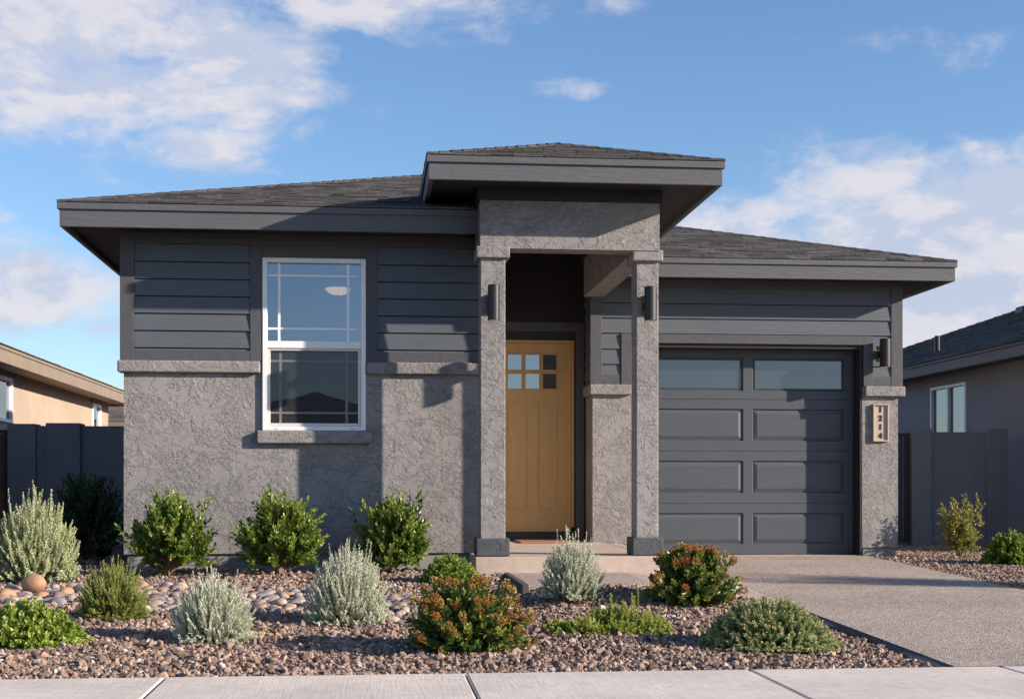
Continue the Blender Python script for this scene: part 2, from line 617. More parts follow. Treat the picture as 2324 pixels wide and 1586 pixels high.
t.box(X(305, YL) + .001, xbayR, YL - p_ - .002, YL + .01, zsid + .002, zsof - .003)          # frieze
t.box(wx0, wx1, YL - p_ + .001, YL + .01, wz1 + .002, zsid + .001)
t.build('trim_board', G['trim'], house, .003)
b = MB()
b.box(X(268, YL), X(591, YL), YL - .055, YL + .05, zbelt0, zbelt1)
b.box(X(268, YL), xl - .001, YL + .05, YL + .12, zbelt0, zbelt1)
b.build('belt_course', G['stucco'], house, .014, 3)
MB().box(X(832, YL), xbayR, YL - .055, YL + .05, zbelt0, zbelt1).build('belt_course', G['stucco'], house, .014, 3)
MB().box(X(583, YL - .06), X(843, YL - .06), YL - .062, YL + .05, Z(700, 1006, YL - .06), wz0 - .002).build('window_sill', G['stucco'], house, .012, 3)

# --- window of the left bay
win = MB()
fy0, fy1 = YL - .03, YL + .06
ft = .042
zr0, zr1 = Z(700, 791, YL), Z(700, 775, YL)     # meeting rail
win.box(wx0, wx0 + ft, fy0, fy1, wz0, wz1).box(wx1 - ft, wx1, fy0, fy1, wz0, wz1)
win.box(wx0 + ft, wx1 - ft, fy0, fy1, wz1 - ft, wz1).box(wx0 + ft, wx1 - ft, fy0, fy1, wz0, wz0 + .035)
wo = win.build('window', G['vinyl'], house, .004)
MB().box(wx0 + ft + .001, wx1 - ft - .001, fy0 + .004, fy1 - .004, zr0, zr1).build('meeting_rail', G['vinyl'], wo, .003)
sx0, sx1, sz0, sz1 = wx0 + ft + .001, wx1 - ft - .001, wz0 + .036, zr0 - .001
s = MB()
s.box(sx0, sx0 + .026, fy0 + .016, fy1 - .01, sz0, sz1).box(sx1 - .026, sx1, fy0 + .016, fy1 - .01, sz0, sz1)
s.box(sx0 + .026, sx1 - .026, fy0 + .016, fy1 - .01, sz0, sz0 + .03).box(sx0 + .026, sx1 - .026, fy0 + .016, fy1 - .01, sz1 - .02, sz1)
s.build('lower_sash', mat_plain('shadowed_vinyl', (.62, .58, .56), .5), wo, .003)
MB().box(sx0, sx1, YL + .018, YL + .022, zr1, wz1 - ft).build('pane', G['glass'], wo)
MB().box(sx0 + .026, sx1 - .026, YL + .018, YL + .022, sz0 + .03, sz1 - .02).build('pane', G['glass'], wo)
MB().poly([(sx0 + .026, YL + .006, sz0 + .03), (sx1 - .026, YL + .006, sz0 + .03), (sx1 - .026, YL + .006, sz1 - .02), (sx0 + .026, YL + .006, sz1 - .02)]).build('insect_screen', G['screen'], wo)
for za, zb, us, vs in ((zr1, wz1 - ft, (634, 790), (627, 747)), (sz0 + .03, sz1 - .02, (637, 787), (820, 937))):
    g = MB()
    zs_ = sorted(Z(700, v, YL + .03) for v in vs)
    cuts = [za] + [q for zc in zs_ for q in (zc - .011, zc + .011)] + [zb]
    for u in us:
        c = X(u, YL + .03)
        g.box(c - .011, c + .011, YL + .011, YL + .0155, za, zb)
    for zc in zs_: g.box(sx0, sx1, YL + .0105, YL + .016, zc - .009, zc + .009)
    g.build('grille', G['grille'], wo)
# weep holes in the bottom rail
for a in (wx0 + .1, wx1 - .135):
    MB().box(a, a + .035, fy0 - .001, fy0 + .01, wz0 + .012, wz0 + .017).build('weep_slot', G['black'], wo)
# the room behind it
r = MB()
ry0, ry1, rx0, rx1, rz0, rz1 = YL + .21, YL + 2.6, xl + .21, xbayR - .21, .3, zsof - .06
r.poly([(rx0, ry1, rz0), (rx1, ry1, rz0), (rx1, ry1, rz1), (rx0, ry1, rz1)])
r.poly([(rx0, ry0, rz0), (rx0, ry1, rz0), (rx0, ry1, rz1), (rx0, ry0, rz1)])
r.poly([(rx1, ry0, rz0), (rx1, ry1, rz0), (rx1, ry1, rz1), (rx1, ry0, rz1)])
r.poly([(rx0, ry0, rz1), (rx1, ry0, rz1), (rx1, ry1, rz1), (rx0, ry1, rz1)])
r.poly([(rx0, ry0, rz0), (rx1, ry0, rz0), (rx1, ry1, rz0), (rx0, ry1, rz0)])
r.build('room', G['room'], house)
# ceiling lamp hanging in the room
ly = YL + 1.0
lx, lz = X(767, ly), Z(767, 658, ly)
lamp = empty('ceiling_lamp', (lx, ly, lz), 'glowing cream bowl ceiling lamp seen through the upper window sash', 'lamp')
prof = [(0, -.05), (.04, -.049), (.075, -.038), (.11, -.012), (.125, .012), (.12, .014)]
mb = MB(); nn = 32
pts = [(lx + r_ * math.cos(2 * math.pi * i / nn), ly + r_ * math.sin(2 * math.pi * i / nn), lz + z_) for r_, z_ in prof for i in range(nn)]
mb.faces(pts, [(k * nn + i, k * nn + (i + 1) % nn, (k + 1) * nn + (i + 1) % nn, (k + 1) * nn + i) for k in range(len(prof) - 1) for i in range(nn)])
mb.build('bowl', G['bowl'], lamp, smooth=True)
MB().cyl(lx, ly, lz - .062, lz - .05, .014, 12).cyl(lx, ly, lz, rz1, .008, 10).build('stem_rod', G['bronze'], lamp)

# --- porch: columns, beams
zcap0, zcap1 = Z(1115, 586.5, YC), Z(1115, 560, YC)
zb0 = Z(1115, 563, YC)
zb1 = Z(1300, 458.5, YC)
zfr = CZ + 2.76 - .21 + .04       # porch soffit
cd = .235
for x0, x1, yb in ((xcolL0, xcolL1, YC), (xcolR0, xcolR1, YC + .045)):
    co = MB().box(x0, x1, yb, yb + cd, SLAB + .1, zb0 - .001).build('column', G['stucco'], house, .008)
    MB().box(x0 - .036, x1 + .036, yb - .036, yb + cd + .036, zcap0, zcap1).build('cap', G['stucco'], co, .014, 3)
    MB().box(x0 - .036, x1 + .036, yb - .036, yb + cd + .036, SLAB + .004, Z(1115, 1221, YC)).build('base', G['base'], co, .01, 3)
MB().box(xcolL0, xcolR1, YC, YC + cd, zb0, zb1).box(xcolR1 - .215, xcolR1, YC + cd, YG - .005, zb0, zb1).box(xcolL0, xcolL0 + .2, YC + cd, YL - .03, zb0, zb1).build('porch_beam', G['stucco'], house)
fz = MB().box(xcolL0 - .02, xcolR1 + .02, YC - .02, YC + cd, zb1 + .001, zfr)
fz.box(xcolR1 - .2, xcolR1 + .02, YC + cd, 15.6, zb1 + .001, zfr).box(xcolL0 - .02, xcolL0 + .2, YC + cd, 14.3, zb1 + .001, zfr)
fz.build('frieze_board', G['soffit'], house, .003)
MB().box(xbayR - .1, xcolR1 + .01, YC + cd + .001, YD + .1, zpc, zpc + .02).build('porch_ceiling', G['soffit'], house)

# --- door wall in the recess
dx1 = X(1297, YD); dx0 = X(1118, YD)
dz0, dz1 = Z(1220, 1206, YD), Z(1220, 779, YD)
fx0, fx1, fz1 = dx0 - .035, X(1303, YD), Z(1220, 774, YD) + .01
dw = MB()
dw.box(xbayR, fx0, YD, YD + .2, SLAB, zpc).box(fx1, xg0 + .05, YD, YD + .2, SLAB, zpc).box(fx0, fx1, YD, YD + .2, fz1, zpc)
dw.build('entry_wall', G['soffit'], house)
lap_siding(xbayR, xg0 - .02, YD, fz1 + .202, zpc - .002, .165, mat=G['soffit'])  # dark paint on this siding and wall stands in for the recess's shade
MB().box(fx1 + .02, fx1 + .11, YD - .02, YD + .01, SLAB + .002, fz1 + .1).box(xbayR + .01, fx1 + .11, YD - .022, YD + .01, fz1 + .1, fz1 + .2).build('door_casing', G['trim'], house, .003)
d = MB()
d.box(fx0, dx0 - .003, YD - .005, YD + .1, SLAB + .15, fz1).box(dx1 + .003, fx1, YD - .005, YD + .1, SLAB + .15, fz1).box(dx0 - .003, dx1 + .003, YD - .005, YD + .1, dz1 + .004, fz1)
MB().box(fx0, fx1, YD - .06, YD + .1, SLAB + .001, dz0 - .004).build('door_step', G['black'], house, .004)
# slab with lites and recessed panels: a grid of boxes
yd = YD + .03
us = (1152, 1185, 1192, 1225, 1231.5, 1264); vs = (804, 839.6, 847, 882.7)
LX = [X(u, yd) for u in us]; LZ = [Z(1220, v, yd) for v in vs]
PX = [X(u, yd) for u in (1151, 1196, 1221, 1266)]; PZ = [Z(1220, v, yd) for v in (913, 1156)]
dn = MB()
y0_, y1_ = yd, yd + .045
dn.box(dx0, PX[0], y0_, y1_, dz0, dz1); dn.box(PX[3], dx1, y0_, y1_, dz0, dz1)
dn.box(PX[0], PX[3], y0_, y1_, dz0, PZ[1]); dn.box(PX[0], PX[3], y0_, y1_, PZ[0], LZ[3]); dn.box(PX[0], PX[3], y0_, y1_, LZ[0], dz1)
dn.box(PX[1], PX[2], y0_, y1_, PZ[1], PZ[0])
for a, b in ((PX[0], PX[1]), (PX[2], PX[3])): dn.box(a + .002, b - .002, y0_ + .006, y1_, PZ[1] + .002, PZ[0] - .002)
dn.box(PX[0], LX[0], y0_, y1_, LZ[3], LZ[0]); dn.box(LX[1], LX[2], y0_, y1_, LZ[3], LZ[0]); dn.box(LX[3], LX[4], y0_, y1_, LZ[3], LZ[0]); dn.box(LX[5], PX[3], y0_, y1_, LZ[3], LZ[0])
for i in (0, 2, 4): dn.box(LX[i], LX[i + 1], y0_, y1_, LZ[2], LZ[1])
do = dn.build('front_door', G['ochre'], house)
d.build('frame', G['ochre'], do, .003)
bd = MB()
for i in (0, 2, 4):
    for k in (0, 2):
        x0, x1, za, zb = LX[i], LX[i + 1], LZ[k + 1], LZ[k]
        e = .009
        bd.box(x0 - e, x0 + .004, y0_ - .007, y0_ + .01, za - e, zb + e).box(x1 - .004, x1 + e, y0_ - .007, y0_ + .01, za - e, zb + e)
        bd.box(x0 + .004, x1 - .004, y0_ - .007, y0_ + .01, za - e, za + .004).box(x0 + .004, x1 - .004, y0_ - .007, y0_ + .01, zb - .004, zb + e)
        MB().box(x0 - .001, x1 + .001, y0_ + .012, y0_ + .018, za - .001, zb + .001).build('pane', G['glass_door'], do)
bd.build('glazing_bead', G['ochre'], do, .002)

# --- garage front
zgb0, zgb1 = Z(2000, 900, YG), Z(2000, 877, YG)
zgs = Z(2000, 1242, YG)
ox0, ox1 = X(1440, YG), X(1957, YG)          # opening
oz1 = Z(1700, 780, YG)
yq = YG + .22                                 # door plane
w = MB()
w.box(ox1, xg1, YG, YG + .25, zgs, zgb1 - .002)
w.box(xg1 - .2, xg1, YG + .25, 19.9, zgs, zsof)
w.box(xl + .2, xg1 - .2, 19.7, 19.9, zgs, zsof)
w.build('stucco_wall', G['stucco'], house)
w = MB()
w.box(xg0, ox0, YG, YG + .25, SLAB - .02, zgb1 - .002)
w.box(xg0, xg0 + .2, YG + .25, YD + .1, SLAB - .02, zgb1 - .002)
w.build('stucco_wall', G['stucco'], house)
MB().box(ox1 + .015, xg1 - .02, YG + .02, YG + .25, .0, zgs).box(xg1 - .2, xg1 - .02, YG + .25, 19.85, -.1, zgs).build('foundation', G['found'], house)
MB().box(xg0 + .01, ox0 - .01, YG + .02, YG + .2, 0, SLAB - .02).build('foundation', G['found'], house)
sh = MB()
sh.box(xg0, ox0, YG + .005, YG + .2, zgb1, zsof).box(ox1, xg1, YG + .005, YG + .2, zgb1, zsof).box(ox0, ox1, YG + .005, YG + .2, oz1, zsof)
sh.box(xg0, xg0 + .2, YG + .2, YD + .1, zgb1, zpc)
sh.build('sheathing', G['soffit'], house)
gp = Z(1800, 668, YG) - Z(1800, 702, YG)
zst = Z(1800, 658, YG)                        # top of siding
ztb = Z(2000, 855, YG); zh0, zh1 = Z(1700, 781, YG), Z(1700, 760.5, YG)
xcbL1 = X(1365, YG); xtL0, xtL1 = X(1409, YG), X(1432, YG)
xcbR0, xcbR1 = X(2021, YG), X(2047, YG); xtR0, xtR1 = X(1958, YG), X(1979.5, YG)
n_full = int((zst - zh1) / gp)
lap_siding(xcbL1, xcbR0, YG, zh1, zst, gp)
lap_siding(xcbL1, xtL0, YG, ztb, zh1, gp)
lap_siding(xtR1, xcbR0, YG, ztb, zh1, gp)
# lapped siding on the porch-side return of the garage
sr = MB(); zt_ = zst
while zt_ > zgb1:
    zb_ = max(zt_ - gp, zgb1)
    a = [(xg0 - .017, YG + .001, zb_), (xg0 - .017, YD - .001, zb_), (xg0 - .004, YD - .001, zt_), (xg0 - .004, YG + .001, zt_), (xg0, YG, zb_), (xg0, YD, zb_)]
    sr.faces(a, [(1, 0, 3, 2), (5, 4, 0, 1)])
    zt_ = zb_
sr.build('siding', G['siding'], house)
t = MB()
t.box(X(1339, YG), xcbL1, YG - p_, YG + .02, zgb1 + .001, zst + .001)
t.box(xcbR0, xcbR1, YG - p_, YG + .05, zgb1 + .001, zsof - .002)
t.box(X(1339, YG), xcbR0 - .001, YG - p_ - .002, YG + .01, zst + .002, zsof - .003)
t.box(xcbL1 + .001, xtL0 - .001, YG - p_ + .003, YG + .01, zgb1 + .001, ztb)
t.box(xtR1 + .001, xcbR0 - .001, YG - p_ + .003, YG + .01, zgb1 + .001, ztb)
t.build('trim_board', G['trim'], house, .003)
t = MB()
t.box(xtL0, xtR1, YG - p_ - .008, YG + .03, zh0, zh1)
t.box(xtL0, xtL1, YG - p_ - .006, YG + .03, zgb1 + .001, zh0 - .001)
t.box(xtR0, xtR1, YG - p_ - .006, YG + .03, zgb1 + .001, zh0 - .001)
t.build('garage_casing', G['trim'], house, .003)
j = MB()
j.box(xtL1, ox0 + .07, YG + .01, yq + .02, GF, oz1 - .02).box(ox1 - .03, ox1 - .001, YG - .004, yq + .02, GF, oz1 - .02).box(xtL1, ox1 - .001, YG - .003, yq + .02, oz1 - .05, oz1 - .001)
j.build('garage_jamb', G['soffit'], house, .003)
for x0, x1 in ((X(1337.5, YG) , X(1432, YG)), (X(1961, YG), X(2051, YG))):
    MB().box(x0, x1, YG - .055, YG + .05, zgb0, zgb1).build('belt_course', G['stucco'], house, .012, 3)
MB().box(X(1337.5, YG), xg0 - .001, YG + .05, YD - .03, zgb0, zgb1).build('belt_course', G['stucco'], house, .012, 3)

# --- sectional garage door
gx0, gx1 = ox0 + .005, X(1936, yq)
gz_ = [Z(1700, v, yq) for v in (788, 906, 1023.5, 1141.7)] + [GF + .012]
uL1, uR0, uR1 = X(1687, yq), X(1707.5, yq), X(1918, yq)
uL0 = uL1 - (uR1 - uR0)
gd = empty('garage_door', (0, 0, 0), None, None); gd.parent = house; gd.location = (0, 0, 0)
for k in range(4):
    zt, zb = gz_[k] - .002, gz_[k + 1] + .002
    pz1 = zt - .105 if k else Z(1800, 812, yq)
    pz0 = zb + .11 if k else Z(1800, 888, yq)
    mb = MB()
    yb = yq + .045
    mb.box(gx0, uL0, yq, yb, zb, zt); mb.box(uL1, uR0, yq, yb, zb, zt); mb.box(uR1, gx1, yq, yb, zb, zt)
    for a, b in ((uL0, uL1), (uR0, uR1)):
        mb.box(a, b, yq, yb, zb, pz0); mb.box(a, b, yq, yb, pz1, zt)
        # stepped moulding into the recess, raised field in the middle
        q = .055 if k else .032
        dp = .018 if k else .02
        o4 = [(a, pz0), (b, pz0), (b, pz1), (a, pz1)]
        m4 = [(a + .012, pz0 + .012), (b - .012, pz0 + .012), (b - .012, pz1 - .012), (a + .012, pz1 - .012)]
        i4 = [(a + q, pz0 + q), (b - q, pz0 + q), (b - q, pz1 - q), (a + q, pz1 - q)]
        P3 = [(x, yq, z) for x, z in o4] + [(x, yq + dp, z) for x, z in m4] + [(x, yq + (.004 if k else .012), z) for x, z in i4]
        fs = [(i, (i + 1) % 4, 4 + (i + 1) % 4, 4 + i) for i in range(4)] + [(4 + i, 4 + (i + 1) % 4, 8 + (i + 1) % 4, 8 + i) for i in range(4)]
        if k: fs.append((8, 9, 10, 11))
        else:
            P3 += [(x, yq + .03, z) for x, z in i4]
            fs += [(8 + i, 8 + (i + 1) % 4, 12 + (i + 1) % 4, 12 + i) for i in range(4)]
        mb.faces(P3, fs)
    so = mb.build('door_section', G['gdoor'], gd)
    if k == 0:
        for a, b in ((uL0, uL1), (uR0, uR1)):
            MB().box(a + .03, b - .03, yq + .026, yq + .03, pz0 + .03, pz1 - .03).build('pane', G['glass_dark'], gd)
MB().box(gx0, gx1, yq + .05, yq + .06, GF, gz_[0] + .2).build('backing', G['black'], gd)
MB().box(gx1 + .001, ox1 - .031, YG + .06, yq + .03, GF, oz1 - .05).build('weather_strip', G['black'], gd)

# --- roofs
roof_l = hip_roof(house, 'roof', xcb + X(135, YL - OH) - xcb, X(135, YL - OH) + 6.62, YL - OH, 20.3, ZE, .308, G['shingle'], rng, cut_x=xcolL0 + .12)
xel = X(135, YL - OH)
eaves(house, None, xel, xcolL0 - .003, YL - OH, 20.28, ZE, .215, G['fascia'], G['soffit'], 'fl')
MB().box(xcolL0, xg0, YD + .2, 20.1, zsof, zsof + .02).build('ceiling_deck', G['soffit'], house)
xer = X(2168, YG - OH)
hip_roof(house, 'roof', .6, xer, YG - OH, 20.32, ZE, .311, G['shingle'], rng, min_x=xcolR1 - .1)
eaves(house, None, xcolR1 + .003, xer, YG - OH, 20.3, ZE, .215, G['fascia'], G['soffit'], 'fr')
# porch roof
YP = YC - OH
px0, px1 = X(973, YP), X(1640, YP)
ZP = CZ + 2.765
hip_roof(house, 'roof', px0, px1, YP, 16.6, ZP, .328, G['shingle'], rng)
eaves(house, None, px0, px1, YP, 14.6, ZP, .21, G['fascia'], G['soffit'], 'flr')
# flashing where the porch eave meets the lower roof
# --- porch slab
MB().box(xcolL0 - .05, xg0 + .1, YC - .1, YD - .06, .05, SLAB).box(xg0 + .1, xcolR1 + .12, YC - .1, YG - .4, .05, SLAB).build('porch_slab', G['slab'], house, .008)
MB().box(X(1175, 15.2), X(1290, 15.2), 14.9, YD - .08, SLAB + .002, SLAB + .02).build('threshold', mat_plain('copper_mat', (.3, .14, .07), .8), house, .004)

# ------------------------------------------------------------------ wall lamps and number sign
def sconce(x, y, z0, z1, label, tubew):
    r_ = tubew / 2
    o = empty('wall_lamp', (x, y, (z0 + z1) / 2), label, 'wall lamp', 'cylinder lamps on the house front')
    yt = y - .075 - r_
    zm = (z0 + z1) / 2
    MB().box(x - .05, x + .05, y - .022, y, zm - .085, zm + .085).build('mount_plate', G['bronze'], o, .004)
    MB().box(x - .02, x + .02, yt, y - .022, zm - .03, zm + .03).build('arm', G['bronze'], o, .003)
    MB().cyl(x, yt, z0, z1, r_, 40).build('tube', G['bronze'], o, .003)
    MB().cyl(x, yt, z0 - .003, z0 + .004, r_ * .8, 30).build('lens', G['vinyl'], o)


def sc_at(u0, u1, v0, v1, y, label):
    yt = y - .12
    sconce((X(u0, yt) + X(u1, yt)) / 2 + .0, y, Z((u0 + u1) / 2, v1, yt), Z((u0 + u1) / 2, v0, yt), label, X(u1, yt) - X(u0, yt))


sc_at(1107, 1134, 647, 727, YC, 'dark cylinder wall lamp on the porch column beside the window bay')
sc_at(1462, 1490, 651, 728, YC + .045, 'dark cylinder wall lamp on the porch column next to the garage door')
sc_at(1996, 2020, 769, 833, YG, 'dark cylinder wall lamp on blue siding above the house number')

sx0_, sx1_ = X(1982, YG - .03), X(2017, YG - .03)
sz0_, sz1_ = Z(2000, 1001.5, YG - .03), Z(2000, 916.5, YG - .03)
sg = empty('house_number_sign', ((sx0_ + sx1_) / 2, YG, sz0_), 'tan wooden sign reading 1214 vertically on the stucco pier', 'sign')
e = .014
MB().box(sx0_, sx0_ + e, YG - .035, YG, sz0_, sz1_).box(sx1_ - e, sx1_, YG - .035, YG, sz0_, sz1_).box(sx0_ + e, sx1_ - e, YG - .035, YG, sz0_, sz0_ + e).box(sx0_ + e, sx1_ - e, YG - .035, YG, sz1_ - e, sz1_).build('frame', G['tanwood'], sg, .002)
MB().box(sx0_ + e, sx1_ - e, YG - .016, YG - .001, sz0_ + e, sz1_ - e).build('board', G['tanwood'], sg)
dh = (sz1_ - sz0_ - 2 * e) / 4
for i, ch in enumerate('1214'):
    cu = bpy.data.curves.new('digit', 'FONT')
    cu.body = ch; cu.size = dh * .86; cu.align_x = 'CENTER'; cu.align_y = 'CENTER'
    cu.extrude = .003; cu.offset = .003
    cu.materials.append(G['black'])
    tmp = bpy.data.objects.new('digit_outline', cu); COL.objects.link(tmp)
    me = bpy.data.meshes.new_from_object(tmp.evaluated_get(bpy.context.evaluated_depsgraph_get()))
    bpy.data.objects.remove(tmp)
    o = link('digit', me, sg)
    o.rotation_euler = (R(90), 0, 0)
    o.location = (0.0, -.02, sz1_ - e - dh * (i + .5) - sz0_)

# ------------------------------------------------------------------ NEIGHBOURS
def simple_window(root, axis, p, a0, a1, z0, z1, face, blinds=False, split=None):
    """window in a wall x = p facing 'face' (+1/-1); a0..a1 along y"""
    t = .045
    def bx(mb, o0, o1, c0, c1, d0, d1):
        xa, xb = p + face * o0, p + face * o1
        mb.box(min(xa, xb), max(xa, xb), c0, c1, d0, d1)
    fr = MB()
    bx(fr, -.05, .03, a0, a0 + t, z0, z1); bx(fr, -.05, .03, a1 - t, a1, z0, z1)
    bx(fr, -.05, .03, a0 + t, a1 - t, z0, z0 + t); bx(fr, -.05, .03, a0 + t, a1 - t, z1 - t, z1)
    if split: bx(fr, -.049, .028, split - .025, split + .025, z0 + t, z1 - t)
    wo = fr.build('window', G['vinyl'], root, .003)
    g = MB(); bx(g, -.02, -.015, a0 + t, a1 - t, z0 + t, z1 - t)
    g.build('pane', G['glass'] if blinds else G['glass_nb'], wo)
    if blinds:
        b = MB(); z = z0 + t
        while z < z1 - t:
            bx(b, -.075, -.045, a0 + t, a1 - t, z, z + .038)
            z += .045
        b.build('blind', G['blind'], wo)
        k = MB(); bx(k, -.2, -.19, a0, a1, z0, z1); k.build('room', G['room'], wo)
    return wo


G['blind'] = mat_plain('white_blind', (.62, .7, .66), .6)
G['glass_nb'] = mat_glass('neighbour_glass', .12, base=(.04, .045, .045))

# tan house on the left
tw = -5.4
th = empty('house', (-9.5, 21, .1), 'tan stucco neighbouring house with brown fascia and white windows', 'house')
ZT0, ZT1 = 2.65, 2.885
wy = [(19.9, 21.82, 1.93, 2.6), (27.95, 28.78, 1.3, 2.6)]
w = MB()
ys = [14.0] + [q for a, b, _, _ in wy for q in (a, b)] + [29.66]
for i in range(0, len(ys), 2): w.box(tw - .2, tw, ys[i], ys[i + 1], -.1, 2.7)
for a, b, z0, z1 in wy:
    w.box(tw - .2, tw, a, b, -.1, z0); w.box(tw - .2, tw, a, b, z1, 2.7)
w.box(-13.6, tw - .2, 14, 14.2, -.1, 2.7).box(-13.6, tw - .2, 29.46, 29.66, -.1, 2.7).box(-13.6, -13.4, 14.2, 29.46, -.1, 2.7)
w.build('wall', G['stucco_tan'], th)
for a, b, z0, z1 in wy:
    simple_window(th, 'x', tw, a, b, z0, z1, 1, True)
    MB().box(tw - .02, tw + .045, a - .1, b + .1, z1 + .003, 2.68).build('window_head', G['tan_trim'], th, .004)
f = MB()
f.box(-4.99, -4.95, 13.5, 30.1, ZT0, ZT1 - .06).box(-4.97, -4.935, 13.5, 30.11, ZT1 - .055, ZT1 - .004).box(-14, -4.99, 13.5, 13.54, ZT0, ZT1 - .01).box(-14, -4.99, 30.06, 30.1, ZT0, ZT1 - .01)
f.build('fascia', G['tan_trim'], th, .004)
MB().box(-14, -4.99, 13.54, 30.06, ZT0 + .03, ZT0 + .045).build('soffit', G['tan_trim'], th)
hip_roof(th, 'roof', -14.0, -4.93, 13.5, 30.13, ZT1, .30, G['shingle_brown'], rng, expo=.3, coarse=2.2)

# brown house far behind
bh = empty('house', (-9, 44, .2), 'far brown-roofed house glimpsed between tan house and grey stucco corner', 'house')
MB().box(-15.5, -3.5, 40.5, 49, -.1, 2.66).build('wall', G['stucco_tan'], bh)
MB().box(-16, -3, 40, 40.05, 2.6, 2.8).box(-3.05, -3, 40.05, 49.5, 2.6, 2.8).build('fascia', G['tan_trim'], bh)
hip_roof(bh, 'roof', -16, -3, 40, 49.5, 2.8, .19, G['shingle_brown'], rng, expo=.3, coarse=2.5)

# grey house on the right
rw = 8.8
rh = empty('house', (13.5, 23, .1), 'mauve-grey stucco neighbouring house with dark shingle roof and sliding window', 'house')
ra, rb = 20.19, 21.52
w = MB()
w.box(rw, rw + .2, 15.6, ra, .22, 2.72).box(rw, rw + .2, rb, 31.6, .22, 2.72).box(rw, rw + .2, ra, rb, .22, 1.15).box(rw, rw + .2, ra, rb, 2.535, 2.72)
w.box(rw + .2, 18.9, 15.6, 15.8, .22, 2.72).box(rw + .2, 18.9, 31.4, 31.6, .22, 2.72).box(18.7, 18.9, 15.8, 31.4, .22, 2.72)
w.build('wall', G['stucco_grey'], rh)
MB().box(rw + .03, 18.8, 15.63, 31.5, -.1, .219).build('foundation', G['found'], rh)
simple_window(rh, 'x', rw, ra, rb, 1.15, 2.535, -1, False, 20.85)
f = MB()
f.box(8.35, 8.39, 15.1, 32.05, 2.67, 2.81).box(8.335, 8.37, 15.1, 32.06, 2.815, 2.856).box(8.39, 19.4, 15.1, 15.14, 2.67, 2.85)
f.build('fascia', G['grey_trim'], rh, .004)
MB().box(8.39, 19.3, 15.14, 32.0, 2.70, 2.715).build('soffit', G['grey_trim'], rh)
hip_roof(rh, 'roof', 8.33, 19.4, 15.08, 32.08, 2.862, .362, G['shingle_blue'], rng, expo=.14, coarse=1.6)
vx, vy = 10.35, 24.9
def roof_z(x): return 2.862 + .362 * (x - 8.33)
lo_, hi_ = 20.0, 34.0
for _ in range(40):      # where the sight line meets the slope
    vy = (lo_ + hi_) / 2
    vx = X(2127, vy)
    if Z(2127, 798, vy) > roof_z(vx): lo_ = vy
    else: hi_ = vy
MB().cyl(vx, vy, roof_z(vx) - .1, roof_z(vx) + .26, .045, 14).build('vent_pipe', G['bronze'], rh)
lo_, hi_ = 17.0, 30.0
for _ in range(40):
    vy = (lo_ + hi_) / 2
    vx = X(2332, vy)
    if Z(2332, 704, vy) > roof_z(vx): lo_ = vy
    else: hi_ = vy
MB().box(vx - .17, vx + .17, vy - .17, vy + .17, roof_z(vx) - .12, roof_z(vx) + .07).build('roof_vent', G['black'], rh, .03)

# houses across the street (mirrored in the window panes)
def far_house(x0, x1, y0, y1, ze, label, wallm, doorx):
    h = empty('house', ((x0 + x1) / 2, y1, -.1), label, 'house')
    MB().box(x0 + .5, x1 - .5, y0 + .5, y1 - .5, -.2, ze - .2).build('wall', wallm, h)
    MB().box(x0, x1, y1 - .05, y1, ze - .22, ze).box(x0, x0 + .05, y0, y1 - .05, ze - .22, ze).box(x1 - .05, x1, y0, y1 - .05, ze - .22, ze).build('fascia', G['fascia'], h)
    hip_roof(h, 'roof', x0, x1, y0, y1, ze, .34, G['shingle'], rng, expo=.5, coarse=4)
    MB().box(doorx, doorx + 2.5, y1 - .55, y1 - .46, -.1, 2.05).build('garage_door', G['gdoor'], h)
    fr = MB().box(doorx - 3.2, doorx - 1.8, y1 - .55, y1 - .45, .8, 2.1).build('window', G['vinyl'], h)
    MB().box(doorx - 3.1, doorx - 1.9, y1 - .56, y1 - .44, .9, 2.0).build('pane', G['glass_nb'], fr)


far_house(-7.3, 3.5, -31, -18, 2.5, 'dark-roofed house across the street mirrored in the lower window sash', G['stucco_grey'], -1)
far_house(4.3, 13.0, -34, -20, 3.2, 'dark-roofed house across the street mirrored in the front door lites', G['stucco_side'], 8.5)
far_house(-20, -9, -31, -18, 2.6, 'tan house across the street, left of the mirrored ones', G['stucco_tan'], -13)

# ------------------------------------------------------------------ FENCES AND GATES
YF = 18.3
lf = empty('block_wall', (-3.4, YF, .1), 'shaded grey stucco block wall with two pilasters left of the house', 'wall')
zt = Z(230, 966, YF)
w = MB()
w.box(X(80, YF), X(103, YF) + .01, YF + .08, YF + .23, -.1, zt).box(X(182, YF), xl + .1, YF + .08, YF + .23, -.1, zt)
w.build('panel', G['stucco_side'], lf)
MB().box(X(103, YF), X(182, YF), YF, YF + .32, -.1, Z(140, 959.5, YF)).build('pilaster', G['stucco_side'], lf, .012)
MB().box(X(15, YF), X(80, YF), YF + .02, YF + .32, -.1, Z(50, 961, YF)).build('pilaster', G['stucco_side'], lf, .012)
lg = empty('gate', (X(-30, YF), YF, .1), 'brown wooden board gate in a black frame at the left edge', 'gate')
MB().box(X(7, YF), X(14, YF), YF + .02, YF + .08, .1, Z(10, 975, YF)).box(X(-75, YF), X(7, YF), YF + .02, YF + .08, Z(0, 982, YF), Z(0, 975, YF)).build('frame', G['black'], lg, .004)
mb = MB(); x = X(-75, YF)
while x < X(6, YF) - .01:
    mb.box(x, min(x + .135, X(6.8, YF)), YF + .03, YF + .055, .15, Z(0, 983, YF)); x += .14
mb.build('board', G['wood'], lg, .003)

